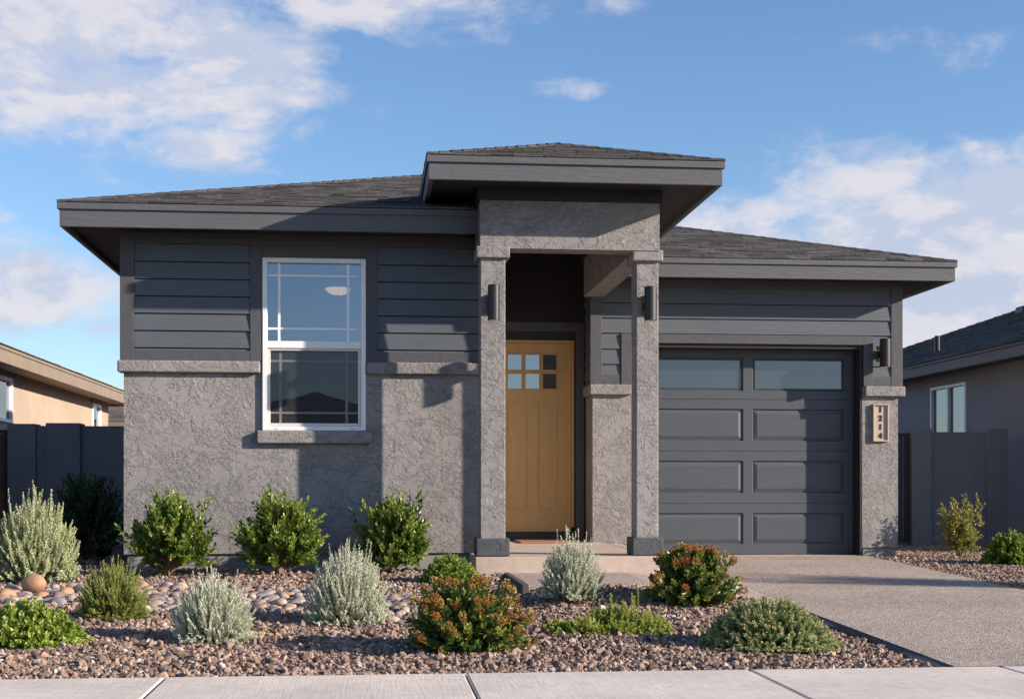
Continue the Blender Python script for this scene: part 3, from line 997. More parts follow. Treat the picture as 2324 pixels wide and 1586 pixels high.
rf = empty('block_wall', (7.6, YF, .15), 'shaded charcoal stucco block wall right of the garage', 'wall')
w = MB().box(X(2110, YF), X(2243, YF), YF + .05, YF + .2, -.1, Z(2170, 980, YF))
w.build('panel', G['stucco_dk'] if 'stucco_dk' in G else G['stucco_side'], rf)
MB().box(X(2068, YF), X(2113, YF), YF - .03, YF + .25, -.1, Z(2090, 972, YF)).build('pilaster', G['stucco_side'], rf, .01)
MB().box(X(2241, YF), X(2287, YF), YF, YF + .25, -.1, Z(2260, 973, YF)).build('pilaster', G['stucco_side'], rf, .01)
rg = empty('gate', (6.2, YF, .15), 'narrow black metal gate between garage pier and charcoal wall', 'gate')
x0, x1 = X(2015, YF), X(2067, YF)
zg0, zg1 = .22, Z(2050, 982, YF)
MB().box(x0, x0 + .05, YF + .05, YF + .1, zg0, zg1).box(x1 - .05, x1, YF + .05, YF + .1, zg0, zg1).box(x0 + .05, x1 - .05, YF + .05, YF + .1, zg1 - .04, zg1).box(x0 + .05, x1 - .05, YF + .05, YF + .1, zg0, zg0 + .05).build('frame', G['black'], rg, .003)
mb = MB(); x = x0 + .055
while x < x1 - .06:
    mb.box(x, min(x + .085, x1 - .052), YF + .065, YF + .085, zg0 + .05, zg1 - .04); x += .095
mb.build('slat', mat_plain('dark_slat', (.05, .046, .045), .6), rg, .002)

# ------------------------------------------------------------------ GROUND
def sheet(name, x0, x1, y0, y1, n, m, zf, mat, keep=None, thick=0):
    xs, ys = np.linspace(x0, x1, n), np.linspace(y0, y1, m)
    mb = MB()
    idx = {}
    for i, x in enumerate(xs):
        for k, y in enumerate(ys):
            idx[i, k] = len(mb.v); mb.v.append((x, y, zf(x, y))); mb.t.append(.5)
    for i in range(n - 1):
        for k in range(m - 1):
            cx, cy = (xs[i] + xs[i + 1]) / 2, (ys[k] + ys[k + 1]) / 2
            if keep is None or keep(cx, cy): mb.f.append((idx[i, k], idx[i + 1, k], idx[i + 1, k + 1], idx[i, k + 1]))
    return tag(mb.build(name, mat, None, smooth=True), kind='structure')


m_ = NT('desert_soil')
n1 = m_.noise(18, 6, .7); n2 = m_.noise(2, 4, .6)
c_ = m_.mix(m_.rng(n1, .3, .7), (.13, .085, .068), (.25, .18, .145))
c_ = m_.mix(1, c_, m_.rng(n2, .3, .7, .85, 1.1), 'MULTIPLY')
G['soil'] = m_.done(m_.bsdf(c_, .95, m_.bump(n1, .02), .1))
sheet('ground', -400, 400, -400, 400, 41, 41, lambda x, y: -.3, G['soil'])
sheet('garden_bed', -7, 5.0, YW - .02, 19, 121, 118, lambda x, y: gz(x, y), G['soil'])
sheet('side_yard', 5.0, 12, YW - .02, 20, 71, 128, lambda x, y: gz(max(x, 5.31), y) , G['soil'])
tag(MB().box(-120, 120, -4.6, 5.62, -.29, -.15).build('street', G['asphalt']), kind='structure')
tag(MB().box(-120, 120, 5.62, 5.78, -.29, -.004).box(-120, 120, -4.8, -4.6, -.29, -.004).build('kerb', G['concrete'], bevel=.02), kind='structure')
# sidewalk slabs with tooled joints
sw = MB()
joints = [X(u, YW) for u in (-955, -300, 375, 1056, 1700, 2268)]
xs = [-30 + i * 1.53 for i in range(0, 18)]
xs = [x for x in xs if x < joints[0] - .8] + joints + [joints[-1] + 1.5 * i for i in range(1, 14)]
for a, b in zip(xs[:-1], xs[1:]): sw.box(a + .006, b - .006, 5.785, YW, -.14, 0)
tag(sw.build('sidewalk', G['concrete'], bevel=.009), kind='structure')
tag(MB().box(xs[0], xs[-1], 5.79, YW - .004, -.16, -.03).build('sidewalk_bed', mat_plain('joint_dirt', (.05, .042, .038), .95)), kind='structure')
# driveway and entry walk of exposed aggregate
dv = MB()
ny = 40
yy = [YW + .006 + (YG + .3 - YW) * i / ny for i in range(ny + 1)]
for a, b in zip(yy[:-1], yy[1:]):
    xr_a = DX1 + .02 * math.sin(a * 2); xr_b = DX1 + .02 * math.sin(b * 2)
    dv.poly([(DX0, a, drive_z(a)), (xr_a, a, drive_z(a)), (xr_b, b, drive_z(b)), (DX0, b, drive_z(b))])
    dv.poly([(DX0, b, drive_z(b)), (DX0, b, drive_z(b) - .2), (DX0, a, drive_z(a) - .2), (DX0, a, drive_z(a))])
dv.box(X(1440, YG), DX0, YC + .2, YG + .3, 0, drive_z(YG) - .004)
tag(dv.build('driveway', G['agg']), kind='structure')
tag(MB().box(X(1545, 15.1), X(1950, 15.1), YG - .02, yq + .1, .1, GF + .004).build('garage_apron', G['slab'], bevel=.004), kind='structure')
wk = MB()
nxw, nyw = 12, 10
for i in range(nxw):
    for k in range(nyw):
        xa, xb = WX0 + (DX0 - WX0) * i / nxw, WX0 + (DX0 - WX0) * (i + 1) / nxw
        ya, yb = WY0 + (YC + .25 - WY0) * k / nyw, WY0 + (YC + .25 - WY0) * (k + 1) / nyw
        wk.poly([(xa, ya, walk_z(xa, ya)), (xb, ya, walk_z(xb, ya)), (xb, yb, walk_z(xb, yb)), (xa, yb, walk_z(xa, yb))])
for i in range(nxw):
    xa, xb = WX0 + (DX0 - WX0) * i / nxw, WX0 + (DX0 - WX0) * (i + 1) / nxw
    wk.poly([(xb, WY0, walk_z(xb, WY0)), (xa, WY0, walk_z(xa, WY0)), (xa, WY0, -.05), (xb, WY0, -.05)])
tag(wk.build('walkway', G['agg']), kind='structure')
# edging strips
ed = MB()
for a, b in zip(yy[:-1], yy[1:]):
    if a > WY0 - .1: continue
    j0, j1 = .012 * math.sin(a * 3.1), .012 * math.sin(b * 3.1)
    p = [(DX0 - .05 + j0, a, drive_z(a) - .02), (DX0 - .002, a, drive_z(a) - .003), (DX0 - .002, b, drive_z(b) - .003), (DX0 - .05 + j1, b, drive_z(b) - .02),
         (DX0 - .055 + j0, a, drive_z(a) - .16), (DX0 - .055 + j1, b, drive_z(b) - .16)]
    ed.faces(p, [(0, 1, 2, 3), (4, 0, 3, 5)])
ed.box(WX0 - .045, WX0 - .002, WY0 - .02, YC - .12, 0, .24)
tag(ed.build('edging', G['edge']), kind='structure')

# ------------------------------------------------------------------ GRAVEL (stuff)
nr = np.random.default_rng(11)
ico_v = []
ph = (1 + 5 ** .5) / 2
for a, b in ((1, ph), (-1, ph), (1, -ph), (-1, -ph)): ico_v += [(0, a, b), (a, b, 0), (b, 0, a)]
ico_v = np.array(ico_v, float); ico_v /= np.linalg.norm(ico_v[0])
ico_f = []
for i in range(12):
    for j in range(i + 1, 12):
        for k in range(j + 1, 12):
            d_ = [np.linalg.norm(ico_v[p] - ico_v[q]) for p, q in ((i, j), (j, k), (i, k))]
            if max(d_) < 1.2:
                n_ = np.cross(ico_v[j] - ico_v[i], ico_v[k] - ico_v[i])
                ico_f.append((i, j, k) if np.dot(n_, ico_v[i]) > 0 else (i, k, j))
ico_f = np.array(ico_f)


def rand_rot(n):
    q = nr.normal(size=(n, 4)); q /= np.linalg.norm(q, axis=1)[:, None]
    a, b, c, d = q.T
    return np.stack([np.stack([1 - 2 * (c * c + d * d), 2 * (b * c - a * d), 2 * (b * d + a * c)], -1),
                     np.stack([2 * (b * c + a * d), 1 - 2 * (b * b + d * d), 2 * (c * d - a * b)], -1),
                     np.stack([2 * (b * d - a * c), 2 * (c * d + a * b), 1 - 2 * (b * b + c * c)], -1)], 1)


G['gravel'] = mat_tint('crushed_rock', [(0, (.085, .06, .05)), (.3, (.19, .132, .106)), (.55, (.285, .2, .162)), (.75, (.38, .245, .172)), (.88, (.36, .3, .265)), (1, (.5, .43, .385))], .9, .15, 60, .002)


def stones(name, P, rad):
    n = len(P)
    V = ico_v[None] * (1 + nr.normal(0, .17, (n, 12, 1)))
    sc = np.stack([nr.uniform(.8, 1.5, n), nr.uniform(.7, 1.1, n), nr.uniform(.5, .85, n)], 1) * rad[:, None]
    V = V * sc[:, None]
    V = np.einsum('nij,nkj->nki', rand_rot(n), V) + P[:, None]
    Fq = (ico_f[None] + (np.arange(n) * 12)[:, None, None]).reshape(-1, 3)
    t = np.clip(nr.beta(1.7, 2.0, n) + (nr.random(n) < .03) * .3, 0, 1)
    me = np_mesh(name, V.reshape(-1, 3), Fq, np.repeat(t, 12), G['gravel'])
    return tag(link(name, me), kind='stuff')


def scatter(x0, x1, y0, y1, dens, keep):
    n = int((x1 - x0) * (y1 - y0) * dens)
    x, y = nr.uniform(x0, x1, n), nr.uniform(y0, y1, n)
    ok = np.array([keep(a, b) for a, b in zip(x, y)])
    return x[ok], y[ok]


def bed_ok(x, y):
    if y > YL - .02 and xl - .02 < x: return False
    if x > WX0 - .07 and y > WY0 + .04 * math.sin(x * 5): return False
    u = CU + F * (x * CT - y * ST) / (x * ST + y * CT)
    return -160 < u < 2500 and x < DX0 - .05


gx, gy = [], []
for y0, y1, dn_ in ((YW - .0, 9.3, 3800), (9.3, 11, 2800), (11, 13.2, 2000), (13.2, 15.5, 400)):
    a, b = scatter(-5.2, DX0, y0, y1, dn_, bed_ok)
    gx.append(a); gy.append(b)
gx, gy = np.concatenate(gx), np.concatenate(gy)
rad = np.where(nr.random(len(gx)) < .07, nr.uniform(.018, .03, len(gx)), nr.uniform(.007, .017, len(gx)))
gzv = np.array([gz(a, b) for a, b in zip(gx, gy)]) + rad * nr.uniform(-.1, .75, len(gx))
m_ok = (gy - rad * 1.1 > YW)
stones('gravel', np.stack([gx, gy, gzv], 1)[m_ok], rad[m_ok])
def side_ok(x, y):
    if x < xg1 + .0 and y > YG - .02: return False
    if y > YF - .05: return False
    u = CU + F * (x * CT - y * ST) / (x * ST + y * CT)
    return u < 2500
a, b = scatter(DX1 - .01, 8.8, 10.4, YF, 1500, side_ok)
rad = nr.uniform(.009, .022, len(a))
stones('gravel', np.stack([a, b, np.array([gz(p, q) for p, q in zip(a, b)]) + rad * nr.uniform(0, .7, len(a))], 1), rad)

# ------------------------------------------------------------------ RIVER ROCKS
rk_cols = {'cream': ((.36, .285, .235), (.45, .37, .31)), 'tan': ((.3, .21, .16), (.37, .275, .215)), 'grey': ((.22, .195, .195), (.3, .275, .27)),
           'mauve-brown': ((.17, .12, .11), (.25, .18, .165)), 'rust': ((.36, .19, .1), (.43, .26, .16))}
rk_mesh = {}
for cn, (c0, c1) in rk_cols.items():
    m = NT('river_rock_' + cn.replace('-', '_'))
    n = m.noise(14, 6, .65, .6)
    c = m.mix(m.rng(n, .35, .65), c0, c1)
    c = m.mix(m.rng(m.noise(130, 2, .5), .62, .72), c, tuple(x * .6 for x in c0))
    mat = m.done(m.bsdf(c, .62, m.bump(m.noise(50, 4, .6), .002), .3))
    L = []
    for k in range(4):
        import bmesh
        bm = bmesh.new()
        bmesh.ops.create_icosphere(bm, subdivisions=3, radius=1)
        ox = nr.uniform(-9, 9, 3)
        sx, sy, sz = 1, nr.uniform(.66, .92), nr.uniform(.48, .68)
        for v in bm.verts:
            p = v.co
            d = 1 + .13 * math.sin(p.x * 1.9 + ox[0]) * math.cos(p.y * 2.1 + ox[1]) + .09 * math.sin(p.z * 2.7 + ox[2] + p.x)
            v.co = Vector((p.x * d * sx, p.y * d * sy, p.z * d * sz))
        me = bpy.data.meshes.new('river_rock')
        bm.to_mesh(me); bm.free()
        me.polygons.foreach_set('use_smooth', [True] * len(me.polygons))
        me.materials.append(mat)
        L.append(me)
    rk_mesh[cn] = L
placed = []


def rock(x, y, r, cn, label, zoff=.3):
    o = link('river_rock', rng.choice(rk_mesh[cn]), None, (x, y, gz(x, y) + r * zoff))
    s = r
    o.scale = (s, s * rng.uniform(.9, 1.05), s * rng.uniform(.85, 1.1))
    o.rotation_euler = (rng.uniform(-.3, .3), rng.uniform(-.3, .3), rng.uniform(0, 6.28))
    tag(o, label, 'river rock', 'river rocks in the pebble strip')


zones = [(-90, 200, 1378, 1331, 'behind the leafy green ground plant', .072), (300, 415, 1388, 1326, 'between the rosemary and the front silver bush', .062),
         (540, 715, 1394, 1336, 'between the two silver bushes', .064), (805, 950, 1418, 1352, 'between the tall silver bush and the orange-flowered shrub', .058)]
for u0, u1, v1, v0, where, rr in zones:
    tries = 0
    while tries < 900:
        tries += 1
        u, v = rng.uniform(u0, u1), rng.uniform(v0 + 6, v1)
        x, y, z = ground_at(u, v)
        r = rr * rng.uniform(.6, 1.12)
        if all((x - a) ** 2 + (y - b) ** 2 > ((r + c) * .76) ** 2 for a, b, c in placed):
            placed.append((x, y, r))
            cn = rng.choices(list(rk_cols), (4, 3, 3.4, 3, .8))[0]
            rock(x, y, r, cn, f'smooth {cn} river rock {where}', rng.uniform(.12, .36))
# a few more rocks on their own
x, y, z = ground_at(66, 1356); rock(x, y + .12, .1, 'rust', 'largest orange-tan river rock, sitting on top of the strip by the sage', .9)
x, y, z = ground_at(1142, 1385); rock(x, y, .065, 'cream', 'pale river rock half hidden behind the front orange-flowered shrub', .4)
x, y, z = ground_at(1132, 1372); rock(x, y + .1, .07, 'mauve-brown', 'dark river rock half hidden behind the front orange-flowered shrub', .4)

# ------------------------------------------------------------------ PLANTS
GA = 2.39996


def leaf_mesh(name, P, D, N, ln, wd, tint, mat, fold=.25, droop=.0):
    """P base, D direction, N leaf normal, all (n,3)"""
    D = D / np.linalg.norm(D, axis=1)[:, None]
    S = np.cross(D, N); S /= np.maximum(np.linalg.norm(S, axis=1), 1e-6)[:, None]
    N = np.cross(S, D)
    L, W = ln[:, None], wd[:, None]
    b = P
    mid = lambda f, s, up: P + D * L * f + S * W * s + N * (W * up - L * droop * f * f)
    V = np.stack([b, mid(.38, .5, fold), mid(.75, .38, fold * .8), P + D * L - N * L * droop, mid(.75, -.38, fold * .8), mid(.38, -.5, fold)], 1)
    n = len(P)
    base = (np.arange(n) * 6)[:, None]
    Fq = np.concatenate([base + np.array([0, 1, 2, 3]), base + np.array([0, 3, 4, 5])])
    return np_mesh(name, V.reshape(-1, 3), Fq, np.repeat(np.clip(tint, 0, 1), 6), mat)


def bez(p0, p1, p2, k):
    t = np.linspace(0, 1, k)[:, None]
    return (1 - t) ** 2 * p0 + 2 * t * (1 - t) * p1 + t * t * p2


class Plant:
    def __init__(s, name, u, v, label, cat, seed, group=None):
        s.x, s.y, s.z = ground_at(u, v)
        s.px = s.y / F * 1.0                 # metres per survey pixel here
        s.root = empty(name, (s.x, s.y, s.z - .01), label, cat, group)
        s.r = np.random.default_rng(seed)
        s.P, s.D, s.N, s.L, s.W, s.T = [], [], [], [], [], []
        s.st = MB()
        s.tips = []

    def shoot(s, tip, base=(0, 0, 0), lean=.25, leaves=40, f0=.4, ang=45, ll=.03, lw=.014, tint=(.3, .7), taper=.5, stem=.004, wob=.02, upl=.0, tipb=.25, k=9, jit=.35):
        r = s.r
        base, tip = np.array(base, float), np.array(tip, float)
        ctrl = base * np.array([.5 if lean < .8 else .0, .5 if lean < .8 else .0, 0]) + np.array([tip[0] * lean, tip[1] * lean, base[2] * .45 + tip[2] * .55]) + r.normal(0, wob, 3)
        c = bez(base, ctrl, tip, k)
        s.tips.append(tip)
        if stem: s.st.tube([Vector(p) for p in c], stem, stem * .35, 4, r.uniform(.2, .9))
        n = leaves
        t = f0 + (1 - f0) * (np.arange(n) + r.uniform(0, 1, n)) / n
        t = np.minimum(t, 1)
        i = np.minimum((t * (k - 1)).astype(int), k - 2)
        fr = (t * (k - 1) - i)[:, None]
        p = c[i] * (1 - fr) + c[i + 1] * fr
        tg = c[i + 1] - c[i]; tg /= np.linalg.norm(tg, axis=1)[:, None]
        a = np.arange(n) * GA + r.uniform(0, 6)
        ref = np.where(np.abs(tg[:, 2:3]) > .95, np.array([[1., 0, 0]]), np.array([[0, 0, 1.]]))
        e1 = np.cross(tg, ref); e1 /= np.linalg.norm(e1, axis=1)[:, None]
        e2 = np.cross(tg, e1)
        rad = e1 * np.cos(a)[:, None] + e2 * np.sin(a)[:, None]
        al = np.radians(ang * (1 - .45 * (t - f0) / max(1 - f0, .01)) + r.normal(0, 8, n))[:, None]
        d = tg * np.cos(al) + rad * np.sin(al) + r.normal(0, jit * .3, (n, 3)) + np.array([0, 0, upl])
        nm = tg * np.sin(al) - rad * np.cos(al) + r.normal(0, jit, (n, 3))
        sz = 1 - taper * np.clip((t - .6) / .4, 0, 1) * r.uniform(.4, 1, n)
        s.P.append(p); s.D.append(d); s.N.append(-nm)
        s.L.append(ll * sz * r.uniform(.75, 1.2, n)); s.W.append(lw * sz * r.uniform(.8, 1.2, n))
        s.T.append(r.uniform(*tint) + tipb * (t - .6) + r.normal(0, .1, n))

    def build(s, mat, name='foliage', fold=.25, droop=0., stems=True):
        cc = np.concatenate
        me = leaf_mesh(name, cc(s.P), cc(s.D), cc(s.N), cc(s.L), cc(s.W), cc(s.T), mat, fold, droop)
        link(name, me, s.root)
        if stems: s.st.build('stems', G['stem'], s.root, off=(0, 0, 0))
        return s


def dome(r, W, D, H, p=2., lo=.0, hmin=.1):
    a, q = r.uniform(0, 2 * math.pi), math.sqrt(r.uniform(lo, 1))
    return np.array([q * W * math.cos(a), q * D * math.sin(a), H * max((1 - q ** p), hmin)])


LG = {
    'privet': mat_leaf('glossy_green_leaf', [(0, (.035, .075, .012)), (.4, (.09, .16, .02)), (.7, (.2, .28, .035)), (1, (.42, .46, .11))], .33, .38, .5),
    'dark': mat_leaf('dark_green_leaf', [(0, (.016, .04, .014)), (.6, (.03, .075, .022)), (1, (.07, .13, .03))], .35, .25, .4),
    'silver': mat_leaf('silver_sage_leaf', [(0, (.3, .33, .25)), (.4, (.6, .635, .49)), (1, (.84, .85, .68))], .7, .3, .15),
    'sage': mat_leaf('grey_green_sage_leaf', [(0, (.2, .235, .12)), (.4, (.48, .53, .31)), (1, (.75, .77, .48))], .7, .3, .15),
    'rosemary': mat_leaf('rosemary_leaf', [(0, (.09, .125, .022)), (.5, (.26, .31, .065)), (1, (.55, .56, .2))], .55, .3, .25),
    'bright': mat_leaf('bright_green_leaf', [(0, (.1, .16, .025)), (.5, (.27, .36, .055)), (1, (.52, .57, .15))], .45, .4, .3),
    'mound': mat_leaf('fresh_green_leaf', [(0, (.06, .12, .018)), (.5, (.17, .27, .04)), (1, (.36, .43, .09))], .4, .32, .35),
    'sedum': mat_leaf('yellow_green_leaf', [(0, (.11, .16, .025)), (.5, (.29, .35, .06)), (1, (.52, .52, .16))], .55, .3, .2),
    'spread': mat_leaf('dusty_green_leaf', [(0, (.1, .155, .06)), (.5, (.28, .35, .13)), (.82, (.5, .5, .24)), (1, (.68, .5, .35))], .65, .25, .2),
    'orange': mat_leaf('olive_green_leaf', [(0, (.035, .075, .016)), (.5, (.12, .175, .035)), (.8, (.27, .29, .07)), (1, (.45, .26, .05))], .38, .3, .4),
    'airy': mat_leaf('olive_yellow_leaf', [(0, (.08, .1, .02)), (.5, (.27, .28, .055)), (1, (.5, .4, .1))], .5, .3, .3),
}

# --- three glossy shrubs against the wall
def privet(u, v, wpx, hpx, label, seed, lean=0):
    P = Plant('green_shrub', u, v, label, 'shrub', seed, 'glossy green shrubs along the stucco wall')
    W, H = wpx / 2 * P.px, hpx * P.px * 1.0
    r = P.r
    stem = [np.array([r.uniform(-.06, .06), r.uniform(-.05, .05), H * r.uniform(.1, .22)]) for _ in range(8)]
    for b in stem: P.st.tube([Vector((b[0] * .3, b[1] * .3, -.02)), Vector(b * np.array([.6, .6, .5])), Vector(b)], .011, .007, 5, .8)
    for i in range(165):
        a = r.uniform(0, 6.283); zz = r.uniform(.1, 1) ** .8
        prof = math.sin(math.pi * min(zz * .72 + .2, 1)) ** .6 * (1 if zz < .75 else .85)
        q = math.sqrt(r.uniform(.12, 1)) * W * 1.04 * prof * (1 + .14 * math.sin(3 * a + seed) * (zz > .3))
        if r.random() < .12: q *= 1.22
        tip = np.array([q * math.cos(a) + lean * zz, q * math.sin(a) * .85, H * (zz * .93 if i > 5 else r.uniform(.92, 1.0))])
        b = stem[i % 8]
        up = r.uniform(.5, .95)
        P.shoot(tip, b, .55, 25, .5, 52, .05, .027, (.25, .85), .5, .0035, .03, .12, .5)
        # side twigs
        for _ in range(2):
            c = b + (tip - b) * r.uniform(.5, .8)
            t2 = c + (tip - b) * .22 + r.normal(0, .05, 3) + np.array([0, 0, .05])
            P.shoot(t2 , c, .55, 11, .25, 50, .045, .025, (.2, .8), .4, .002, .01, .12, .4, k=5)
    P.build(LG['privet'], fold=.18)


# side twigs need their own control point: keep shoots nearly straight
_sh = Plant.shoot
def shoot2(s, tip, base=(0, 0, 0), lean=.25, *a, **k):
    return _sh(s, tip, base, lean, *a, **k)


privet(386, 1309, 178, 188, 'glossy green shrub nearest the left corner of the house', 21)
privet(640, 1306, 186, 186, 'glossy green shrub below the white window', 22)
privet(894, 1302, 162, 180, 'glossy green shrub on bare trunks beside the porch column', 23)

# --- shaded shrub by the block wall
P = Plant('dark_shrub', 196, 1272, 'dark green shrub in the shade against the block wall', 'shrub', 31)
W, H = 92 * P.px, 196 * P.px
for i in range(210):
    a = P.r.uniform(0, 6.283); zz = P.r.uniform(.08, 1)
    q = math.sqrt(P.r.uniform(.05, 1)) * W * math.sin(math.pi * min(zz * .7 + .2, 1)) ** .5
    P.shoot((q * math.cos(a), q * math.sin(a) * .8, H * zz), (0, 0, .05), .5, 26, .5, 55, .05, .026, (.1, .7), .4, .003, .03, .1)
P.build(LG['dark'])


# --- sage-type bushes
def spiky(name, u, v, wpx, hpx, label, cat, seed, mat, n=260, lv=64, ll=.021, lw=.0072, ang=42, low=.3, fan=.55, top=3.0, group=None, depth=.85, spikes=16, tint=(.25, .75), hvar=.2, tufts=90, wob=.012):
    P = Plant(name, u, v, label, cat, seed, group)
    W, H = wpx / 2 * P.px, hpx * P.px
    r = P.r
    for i in range(n):
        a = r.uniform(0, 6.283); q = math.sqrt(r.uniform(0, 1))
        hz = H * (1 - .5 * q ** top) * r.uniform(1 - hvar - .16, 1 - hvar + .07)
        if i < spikes: q = r.uniform(.0, .75); hz = H * (1 - .35 * q ** top) * r.uniform(.9, 1.03)
        if q > .7 and r.random() < .6: hz *= r.uniform(.2, .85)
        tip = np.array([q * W * 1.04 * math.cos(a), q * W * depth * math.sin(a), hz])
        b = np.array([tip[0] * .42, tip[1] * .42, 0]) + np.array([*r.normal(0, .012, 2), .0])
        P.shoot(tip, b, fan, lv, low, ang, ll, lw, tint, .45, .0028, wob, .1, .3, k=8)
    # dense low skirt filling the middle
    for i in range(n // 2):
        t = dome(r, W * .97, W * .85, H * .68, 2.6, .15, .12)
        P.shoot(t, t * np.array([.55, .55, .0]), .75, lv // 2, .45, ang + 8, ll, lw, (tint[0] * .6, tint[1] * .8), .3, .002, .015, .1, .2, k=6)
    for i in range(tufts):
        t = dome(r, W * 1.02, W * depth, H * .8, 2.4, .2, .1)
        P.shoot(t + r.normal(0, .02, 3), t * np.array([.78, .78, .62]), 1, lv // 4, .1, ang + 6, ll, lw, tint, .35, .002, .008, .1, .3, k=5)
    P.build(mat, fold=.15)
    return P


spiky('silver_bush', 482, 1458, 188, 182, 'silver-leaved bush nearest the sidewalk, below the window', 'shrub', 41, LG['silver'], 330, 60, group='silver sage bushes', spikes=9, top=2.6)
spiky('silver_bush', 787, 1417, 200, 202, 'wide silver-leaved bush with tall spikes below the third glossy shrub', 'shrub', 42, LG['silver'], 360, 64, group='silver sage bushes', spikes=16, top=2.4)
spiky('silver_bush', 1297, 1360, 152, 172, 'silver-leaved bush in front of the porch step', 'shrub', 43, LG['silver'], 280, 60, group='silver sage bushes', spikes=14, top=2.4)
spiky('sage_bush', 80, 1320, 190, 228, 'large pale grey-green sage bush at the left edge', 'shrub', 44, LG['sage'], 380, 100, .018, .011, 60, .25, .6, 2.4, None, .85, 14, (.2, .85), .2, 420, .03)
spiky('rosemary_bush', 257, 1406, 158, 142, 'upright green rosemary bush beside the pebble strip', 'shrub', 45, LG['rosemary'], 380, 70, .022, .0052, 40, .2, .45, 2.6, None, .85, 20, (.25, .8), .16)


# --- broad low plants
def mound(name, u, v, wpx, hpx, label, cat, seed, mat, n, lv, ll, lw, f0=.35, ang=60, p=2.2, depth=.7, tint=(.25, .75), fold=.2, tipb=.25, droop=.05, group=None, hmin=.12, upl=.1, bf=.35, bz=0.):
    P = Plant(name, u, v, label, cat, seed, group)
    W, H = wpx / 2 * P.px, hpx * P.px
    for i in range(n):
        t = dome(P.r, W, W * depth, H * P.r.uniform(.72, 1.04), p, 0, hmin)
        b_ = t * np.array([bf, bf, bz]) + np.append(P.r.normal(0, .03 * bf, 2), 0)
        P.shoot(t, b_, (1 + bf) / 2, lv, f0, ang, ll, lw, tint, .45, .0025, .015, upl, tipb, k=6)
    P.build(mat, fold=fold, droop=droop)
    return P


mound('ground_plant', 66, 1463, 280, 108, 'bright green leafy ground plant in the lower left corner', 'plant', 51, LG['bright'], 420, 18, .036, .034, .3, 65, 1.8, .6, (.1, .85), bf=.6)
mound('low_shrub', 1022, 1322, 148, 66, 'small rounded green shrub at the foot of the left porch column', 'shrub', 52, LG['mound'], 230, 22, .034, .024, .3, 60, 2.4, .8)
P = Plant('sedum_plant', 1375, 1432, 'wide low light-green groundcover between the silver bush and the dusty spreading shrub', 'plant', 53)
for du, dy, w, d, h, n in ((-105, 0, 52, .2, 34, 120), (-55, -.08, 60, .2, 44, 150), (-20, .1, 40, .16, 58, 90), (35, .05, 70, .24, 74, 260), (90, -.05, 66, .24, 52, 220), (132, .02, 30, .14, 30, 60), (-125, .05, 30, .12, 26, 40), (20, -.16, 90, .12, 34, 160)):
    for i in range(n):
        t = dome(P.r, w * P.px, d, h * P.px * P.r.uniform(.6, 1.05), 2.0, 0, .15)
        o = np.array([du * P.px, dy, 0])
        b_ = t * np.array([.8, .8, .25]) + np.append(P.r.normal(0, .02, 2), 0)
        P.shoot(t + o, b_ + o, .5, 30, .15, 58, .016, .0095, (.2, .95), .4, .002, .01, .1, .3, k=6)
for i in range(7):
    x0_ = P.r.uniform(-30, 90) * P.px
    P.shoot((x0_, P.r.uniform(-.1, .1), P.r.uniform(74, 92) * P.px), (x0_ + P.r.normal(0, .01), 0, .02), 1, 50, .15, 55, .016, .009, (.3, .9), .4, .002, .005, .1, .3)
P.build(LG['sedum'])
mound('spreading_shrub', 1743, 1472, 356, 124, 'dusty green spreading shrub with pinkish tips beside the driveway', 'shrub', 55, LG['spread'], 1500, 30, .019, .0105, .15, 68, 2.3, .68, (.1, .8), tipb=.55, bf=.8, bz=.58)
mound('green_shrub', 2290, 1282, 136, 84, 'dense bright green shrub at the right edge by the grey house', 'shrub', 56, LG['mound'], 260, 26, .042, .026, .35, 55, 2.4, .8)

# --- airy shrub in front of the right wall
P = Plant('airy_shrub', 2179, 1268, 'airy yellow-green shrub in front of the charcoal wall', 'shrub', 61)
W, H = 54 * P.px, 138 * P.px
for i in range(46):
    a = P.r.uniform(0, 6.283); zz = P.r.uniform(.3, 1)
    q = math.sqrt(P.r.uniform(.05, 1)) * W * (.55 + .5 * zz)
    tip = np.array([q * math.cos(a), q * math.sin(a), H * zz])
    P.shoot(tip, (0, 0, 0), .35, 16, .55, 55, .04, .024, (.2, .8), .3, .004, .03, .1, .45)
    for _ in range(3):
        c = tip * P.r.uniform(.45, .85)
        P.shoot(c + tip * .16 + P.r.normal(0, .06, 3), c, .6, 9, .3, 55, .036, .022, (.1, .8), .3, .002, .01, .1, .4, k=5)
P.build(LG['airy'])
# taller airy shrub past the right edge: throws the streak of shade over the driveway
P = Plant('airy_shrub', 2790, 1346, 'tall airy shrub beyond the right edge shading the driveway', 'shrub', 62)
for i in range(330):
    a = P.r.uniform(0, 6.283); zz = P.r.uniform(.25, 1)
    q = math.sqrt(P.r.uniform(.0, 1)) * .62 * (.5 + .5 * zz)
    P.shoot((q * math.cos(a), q * math.sin(a), 1.55 * zz), (0, 0, 0), .3, 30, .35, 55, .04, .02, (.2, .8), .3, .005, .03, .1, .45)
P.build(LG['airy'])

